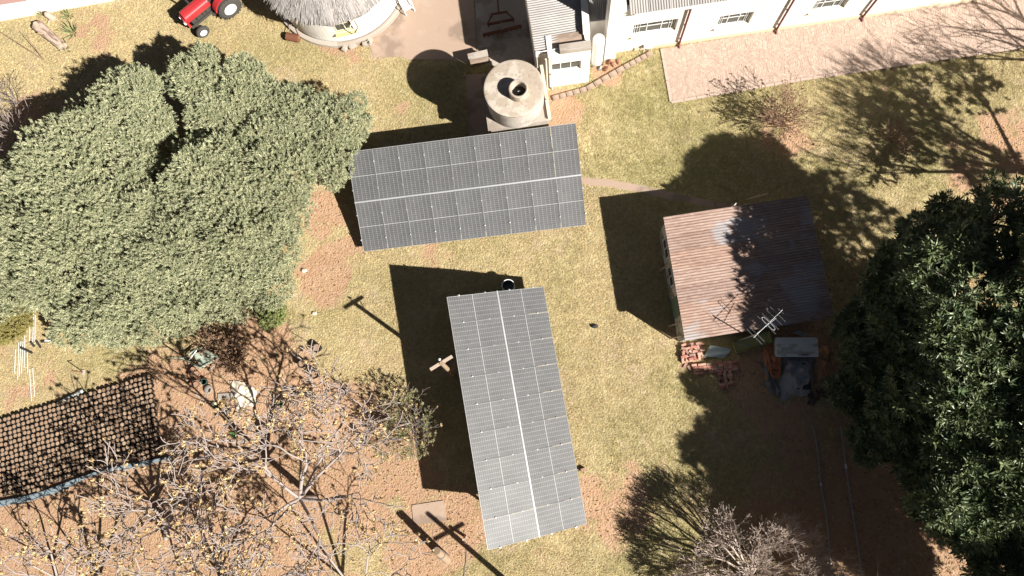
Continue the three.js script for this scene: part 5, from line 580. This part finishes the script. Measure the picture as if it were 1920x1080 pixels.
{ // green cart frame
  const o = thing('cart_frame', 'old pale green cart frame with long bars on the bare soil', 'cart frame'); const P = (x, y, h = 0.35) => at(x, y, h); const m = mat([0.3, 0.34, 0.27], 0.8); const corners = [P(343, 672), P(372, 652), P(414, 668), P(374, 690)];
  for (let i = 0; i < 4; i++) mesh('side_bar', rod(corners[i], corners[(i + 1) % 4], 0.045, 0.045, 8), m, o); for (const c of corners) mesh('leg', rod(V3(c.x, -0.02, c.z), c, 0.035), m, o); mesh('tray', sheetFromPx([[362, 664], [384, 657], [410, 669], [376, 688]], 0.33, 8, (u, v, p) => { p.y += 0.03 * Math.sin(u * 6 + v * 4); }), m, o); mesh('white_bar', rod(P(355, 674, 0.42), P(370, 655, 0.42), 0.03), M.frameWhite, o); mesh('long_bar', rod(corners[2].clone(), P(392, 697, 0.1), 0.03), M.woodPale, o); mesh('long_bar', rod(P(378, 690, 0.33), P(412, 671, 0.36), 0.03), M.woodPale, o); mesh('post', rod(corners[2].clone().setY(0), corners[2].clone().add(V3(0.1, 1.4, 0.05)), 0.035), m, o); mesh('post', rod(corners[0].clone().setY(0), corners[0].clone().add(V3(-0.05, 0.9, 0)), 0.035), m, o);
}
{ const pots = [[366, 694, 0.13], [373, 702, 0.14], [362, 703, 0.12], [376, 712, 0.13], [366, 714, 0.13], [372, 722, 0.14], [362, 722, 0.1]]; for (const [x, y, r] of pots) { const o = thing('clay_pot', 'terracotta clay pot in the cluster beside the cart frame', 'pot', at(x, y), x, 'clay pots beside the cart frame'); mesh('body', lathe([[0, 0.01], [r * 0.7, 0.01], [r, r * 1.5], [r * 1.12, r * 1.55], [r * 1.12, r * 1.8], [r * 0.98, r * 1.8], [r * 0.9, r * 1.5]], 18), M.clay, o); mesh('soil', cyl(r * 0.9, r * 0.9, 0.01, 18, 0, r * 1.48, 0), M.potSoil, o); }
  const g = thing('green_pot', 'dark green plastic pot beside the terracotta pots', 'pot', at(387, 716)); mesh('body', lathe([[0, 0.01], [0.1, 0.01], [0.13, 0.26], [0.145, 0.27], [0.12, 0.28]], 18), mat([0.03, 0.1, 0.08], 0.5), g); const t = new THREE.TorusGeometry(0.135, 0.014, 6, 20); t.rotateX(Math.PI / 2); t.translate(0, 0.28, 0); mesh('rim', t, mat([0.16, 0.3, 0.25], 0.5), g);
  for (const [x, y, l] of [[598, 653, 'black pot with a bent cane in the grass edge'], [571, 682, 'black pot under the bare bush twigs'], [594, 702, 'black pot nearest the bare yellow-tufted tree']]) { const b = thing('black_pot', l, 'pot', at(x, y)); mesh('body', lathe([[0, 0.01], [0.16, 0.01], [0.2, 0.34], [0.215, 0.36], [0.19, 0.365], [0.18, 0.3]], 18), M.blackPlastic, b); mesh('soil', cyl(0.17, 0.17, 0.01, 18, 0, 0.29, 0), M.potSoil, b); if (y < 660) mesh('cane', rod(V3(0, 0.2, 0), V3(-0.25, 1.0, -0.1), 0.015), M.wood, b); }
  const R = rng(15); for (const [x, y, l, cc] of [[405, 760, 'low green seedling beside the grey board', [0.07, 0.13, 0.03]], [428, 768, 'low dark green seedling below the white sack', [0.05, 0.09, 0.03]], [440, 815, 'low green seedling on the red soil under bare twigs', [0.07, 0.13, 0.03]], [528, 757, 'small green plant under the bare yellow-tufted tree', [0.08, 0.12, 0.04]]]) { const o = thing('seedling', l, 'plant', at(x, y)); const gs = []; for (let k = 0; k < 14; k++) { const q = leafQuad(0.22 + R() * 0.1, 0.09, 0.2); q.rotateX(0.5 + R()); q.rotateY(k * 2.4); gs.push(q); } mesh('leaves', gs, mat(cc, 0.6), o); }
  const sk = draped([[432, 714], [478, 722], [484, 756], [444, 770]], 0.28, 26, 21, 0.45); solo('white_sack', sk, mat([0.62, 0.54, 0.43], 0.9), 'crumpled cream sack lying on the soil', 'sack'); const bd = at(424, 743); const bo = solo('grey_board', rbox(0.75, 0.06, 0.28, 0.01, 0, 0.04, 0, 0.05), mat([0.3, 0.27, 0.24], 0.95), 'weathered grey board lying next to the cream sack', 'board'); bo.position.set(bd.x, 0, bd.z);
  const st = at(392, 730); const ro = new THREE.DodecahedronGeometry(0.2, 1); ro.scale(1, 0.6, 1.1); const so = solo('grey_rock', ro, mat([0.25, 0.23, 0.21], 0.95), 'grey rock between clay pots and grey board', 'rock'); so.position.set(st.x, 0.09, st.z);
  for (const [x, y, s, l] of [[590, 588, 0.1, 'white stone on the bare strip beside the olive-green trees'], [571, 508, 0.12, 'pale stone fragment near the low edge of the first array'], [403, 757, 0.12, 'white stone beside the green seedling']]) { const p = at(x, y); const g = new THREE.DodecahedronGeometry(s, 0); g.scale(1.3, 0.7, 0.9); const q = solo('pale_stone', g, M.cream, l, 'stone'); q.position.set(p.x, s * 0.5, p.z); }
  const c1 = at(1115, 612), g1 = new THREE.DodecahedronGeometry(0.11, 1); g1.scale(1.5, 0.8, 0.9); const d1 = solo('dark_stone', g1, M.dark, 'small dark stone alone on the open lawn', 'stone'); d1.position.set(c1.x, 0.06, c1.z); const c2 = at(1093, 880); const d2 = solo('half_brick', rbox(0.2, 0.22, 0.14, 0.01, 0, 0.1, 0, 0.3), brickCols[3], 'half brick standing in grass past the edge of the second array', 'brick'); d2.position.set(c2.x, 0, c2.z);
}
{ // slack wire fence under the evergreen
  const o = thing('irrigation_pipe', 'long grey pipe lying across the shaded soil', 'pipe'); const pts = [[1525, 800], [1533, 850], [1538, 905], [1548, 960], [1560, 1090]].map(([x, y]) => at(x, y).setY(0.03)); mesh('pipe', new THREE.TubeGeometry(new THREE.CatmullRomCurve3(pts), 60, 0.03, 6), M.steel, o); mesh('coupling', rod(pts[2], pts[2].clone().lerp(pts[3], 0.1), 0.05), M.alu, o);
  const o2 = thing('irrigation_pipe', 'second grey pipe nearer the evergreen tree on shaded soil', 'pipe'); const p2 = [[1576, 800], [1585, 870], [1598, 960], [1618, 1090]].map(([x, y]) => at(x, y).setY(0.03)); mesh('pipe', new THREE.TubeGeometry(new THREE.CatmullRomCurve3(p2), 60, 0.03, 6), M.steel, o2); mesh('coupling', rod(p2[1], p2[1].clone().lerp(p2[2], 0.1), 0.05), M.alu, o2);
}
// ---------------------------------------------------------------- grass and litter
{
  const R = rng(901); const gs = []; for (let k = 0; k < 9; k++) { const L = 0.06 + R() * 0.05; const g = new THREE.BufferGeometry(); g.setAttribute('position', new THREE.Float32BufferAttribute([-0.006, 0, 0, 0.006, 0, 0, 0, L, 0], 3)); g.computeVertexNormals(); g.rotateX(0.75 + R() * 0.75); g.rotateY(R() * 6.3); g.translate((R() - 0.5) * 0.1, 0, (R() - 0.5) * 0.1); gs.push(g); }
  const geo = merge(gs); const N = 150000; const im = new THREE.InstancedMesh(geo, mGrass, N); const m4 = new THREE.Matrix4(), q = new THREE.Quaternion(), c = new THREE.Color(); let i = 0, guard = 0; const hard = [[[745, -60], [1012, -60], [1012, 124], [690, 112]], [[874, 139], [914, 139], [918, 254], [878, 256]], [[1236, 92], [1258, 192], [1500, 150], [1760, 112], [2080, 66], [2080, -60], [1240, -60]], [[1088, 331], [1205, 347], [1382, 384], [1372, 398], [1200, 362], [1090, 346]], [[-120, 64], [216, 2], [216, -120], [-120, -120]], [[772, 945], [834, 936], [840, 978], [776, 986]]].map(l => poly(l)); const inP = (P, x, z) => { let s = false; for (let a = 0, b = P.length - 1; a < P.length; b = a++) if ((P[a].z > z) !== (P[b].z > z) && x < (P[b].x - P[a].x) * (z - P[a].z) / (P[b].z - P[a].z) + P[a].x) s = !s; return s; };
  while (i < N && guard++ < N * 6) { const x = -30 + R() * 53, z = -21.5 + R() * 31; const s = soilAt(x, z); if (R() < s * 0.95) continue; if (hard.some(P => inP(P, x, z))) continue; const cl = fbm(x * 2.2, z * 2.2, 2); if (R() > cl * 1.5) continue; q.setFromAxisAngle(YUP, R() * 6.3); const sc = 0.7 + R() * 0.7; m4.compose(V3(x, 0, z), q, V3(sc, sc * (0.6 + cl * 0.6), sc)); im.setMatrixAt(i, m4); const g = clamp(0.08 + field(greenBlobs, x, z) * 0.8 + (fbm(x * 0.6 + 40, z * 0.6, 3) - 0.5)); let k = mix3([0.52, 0.405, 0.215], [0.3, 0.27, 0.105], clamp(g + (R() - 0.5) * 0.5)); const b = 0.75 + R() * 0.5; im.setColorAt(i, c.setRGB(k[0] * b, k[1] * b, k[2] * b)); i++; }
  im.count = i; im.name = 'lawn_grass'; shadow(im); scene.add(im); tag(im, 'short dry yellow grass covering the lawn', 'grass', null, 'stuff');
  const lg = leafQuad(0.11, 0.06, 0.2); lg.rotateX(1.3); const NL = 6000; const li = new THREE.InstancedMesh(lg, mLeaf, NL); let k = 0; guard = 0; while (k < NL && guard++ < NL * 30) { const x = -30 + R() * 53, z = -12 + R() * 21.5; const s = soilAt(x, z); if (s < 0.4 || R() > 0.3 + s * 0.5) continue; q.setFromEuler(new THREE.Euler((R() - 0.5) * 0.5, R() * 6.3, (R() - 0.5) * 0.5)); const sc = 0.5 + R() * 0.8; m4.compose(V3(x, 0.012, z), q, V3(sc, sc, sc)); li.setMatrixAt(k, m4); const v = mix3([0.42, 0.28, 0.14], [0.22, 0.11, 0.06], R()); li.setColorAt(k, c.setRGB(...v)); k++; } li.count = k; li.name = 'fallen_leaves'; shadow(li); scene.add(li); tag(li, 'fallen dry leaves scattered over the bare red soil', 'leaf litter', null, 'stuff');
}
{ // fallen leaves under the evergreen
  const R = rng(931), N = 7000, g = leafQuad(0.15, 0.055, 0.15); g.rotateX(1.35); const im = new THREE.InstancedMesh(g, mGrass, N); const m4 = new THREE.Matrix4(), q = new THREE.Quaternion(), c = new THREE.Color(); let i = 0, guard = 0;
  while (i < N && guard++ < N * 8) { const x = 9.5 + R() * 14, z = -6 + R() * 16; if (R() > sstep(8.5, 13, x + (fbm(x * 0.8, z * 0.8, 3) - 0.5) * 4)) continue; q.setFromEuler(new THREE.Euler((R() - 0.5) * 0.5, R() * 6.3, (R() - 0.5) * 0.5)); const s = 0.6 + R() * 0.8; m4.compose(V3(x, 0.015, z), q, V3(s, s, s)); im.setMatrixAt(i, m4); im.setColorAt(i, c.setRGB(...mix3([0.42, 0.28, 0.14], [0.22, 0.11, 0.06], R()))); i++; }
  im.count = i; im.name = 'leaf_litter'; shadow(im); scene.add(im); tag(im, 'brown fallen leaves under the huge evergreen tree', 'leaf litter', null, 'stuff');
}
renderer.render(scene, camera);
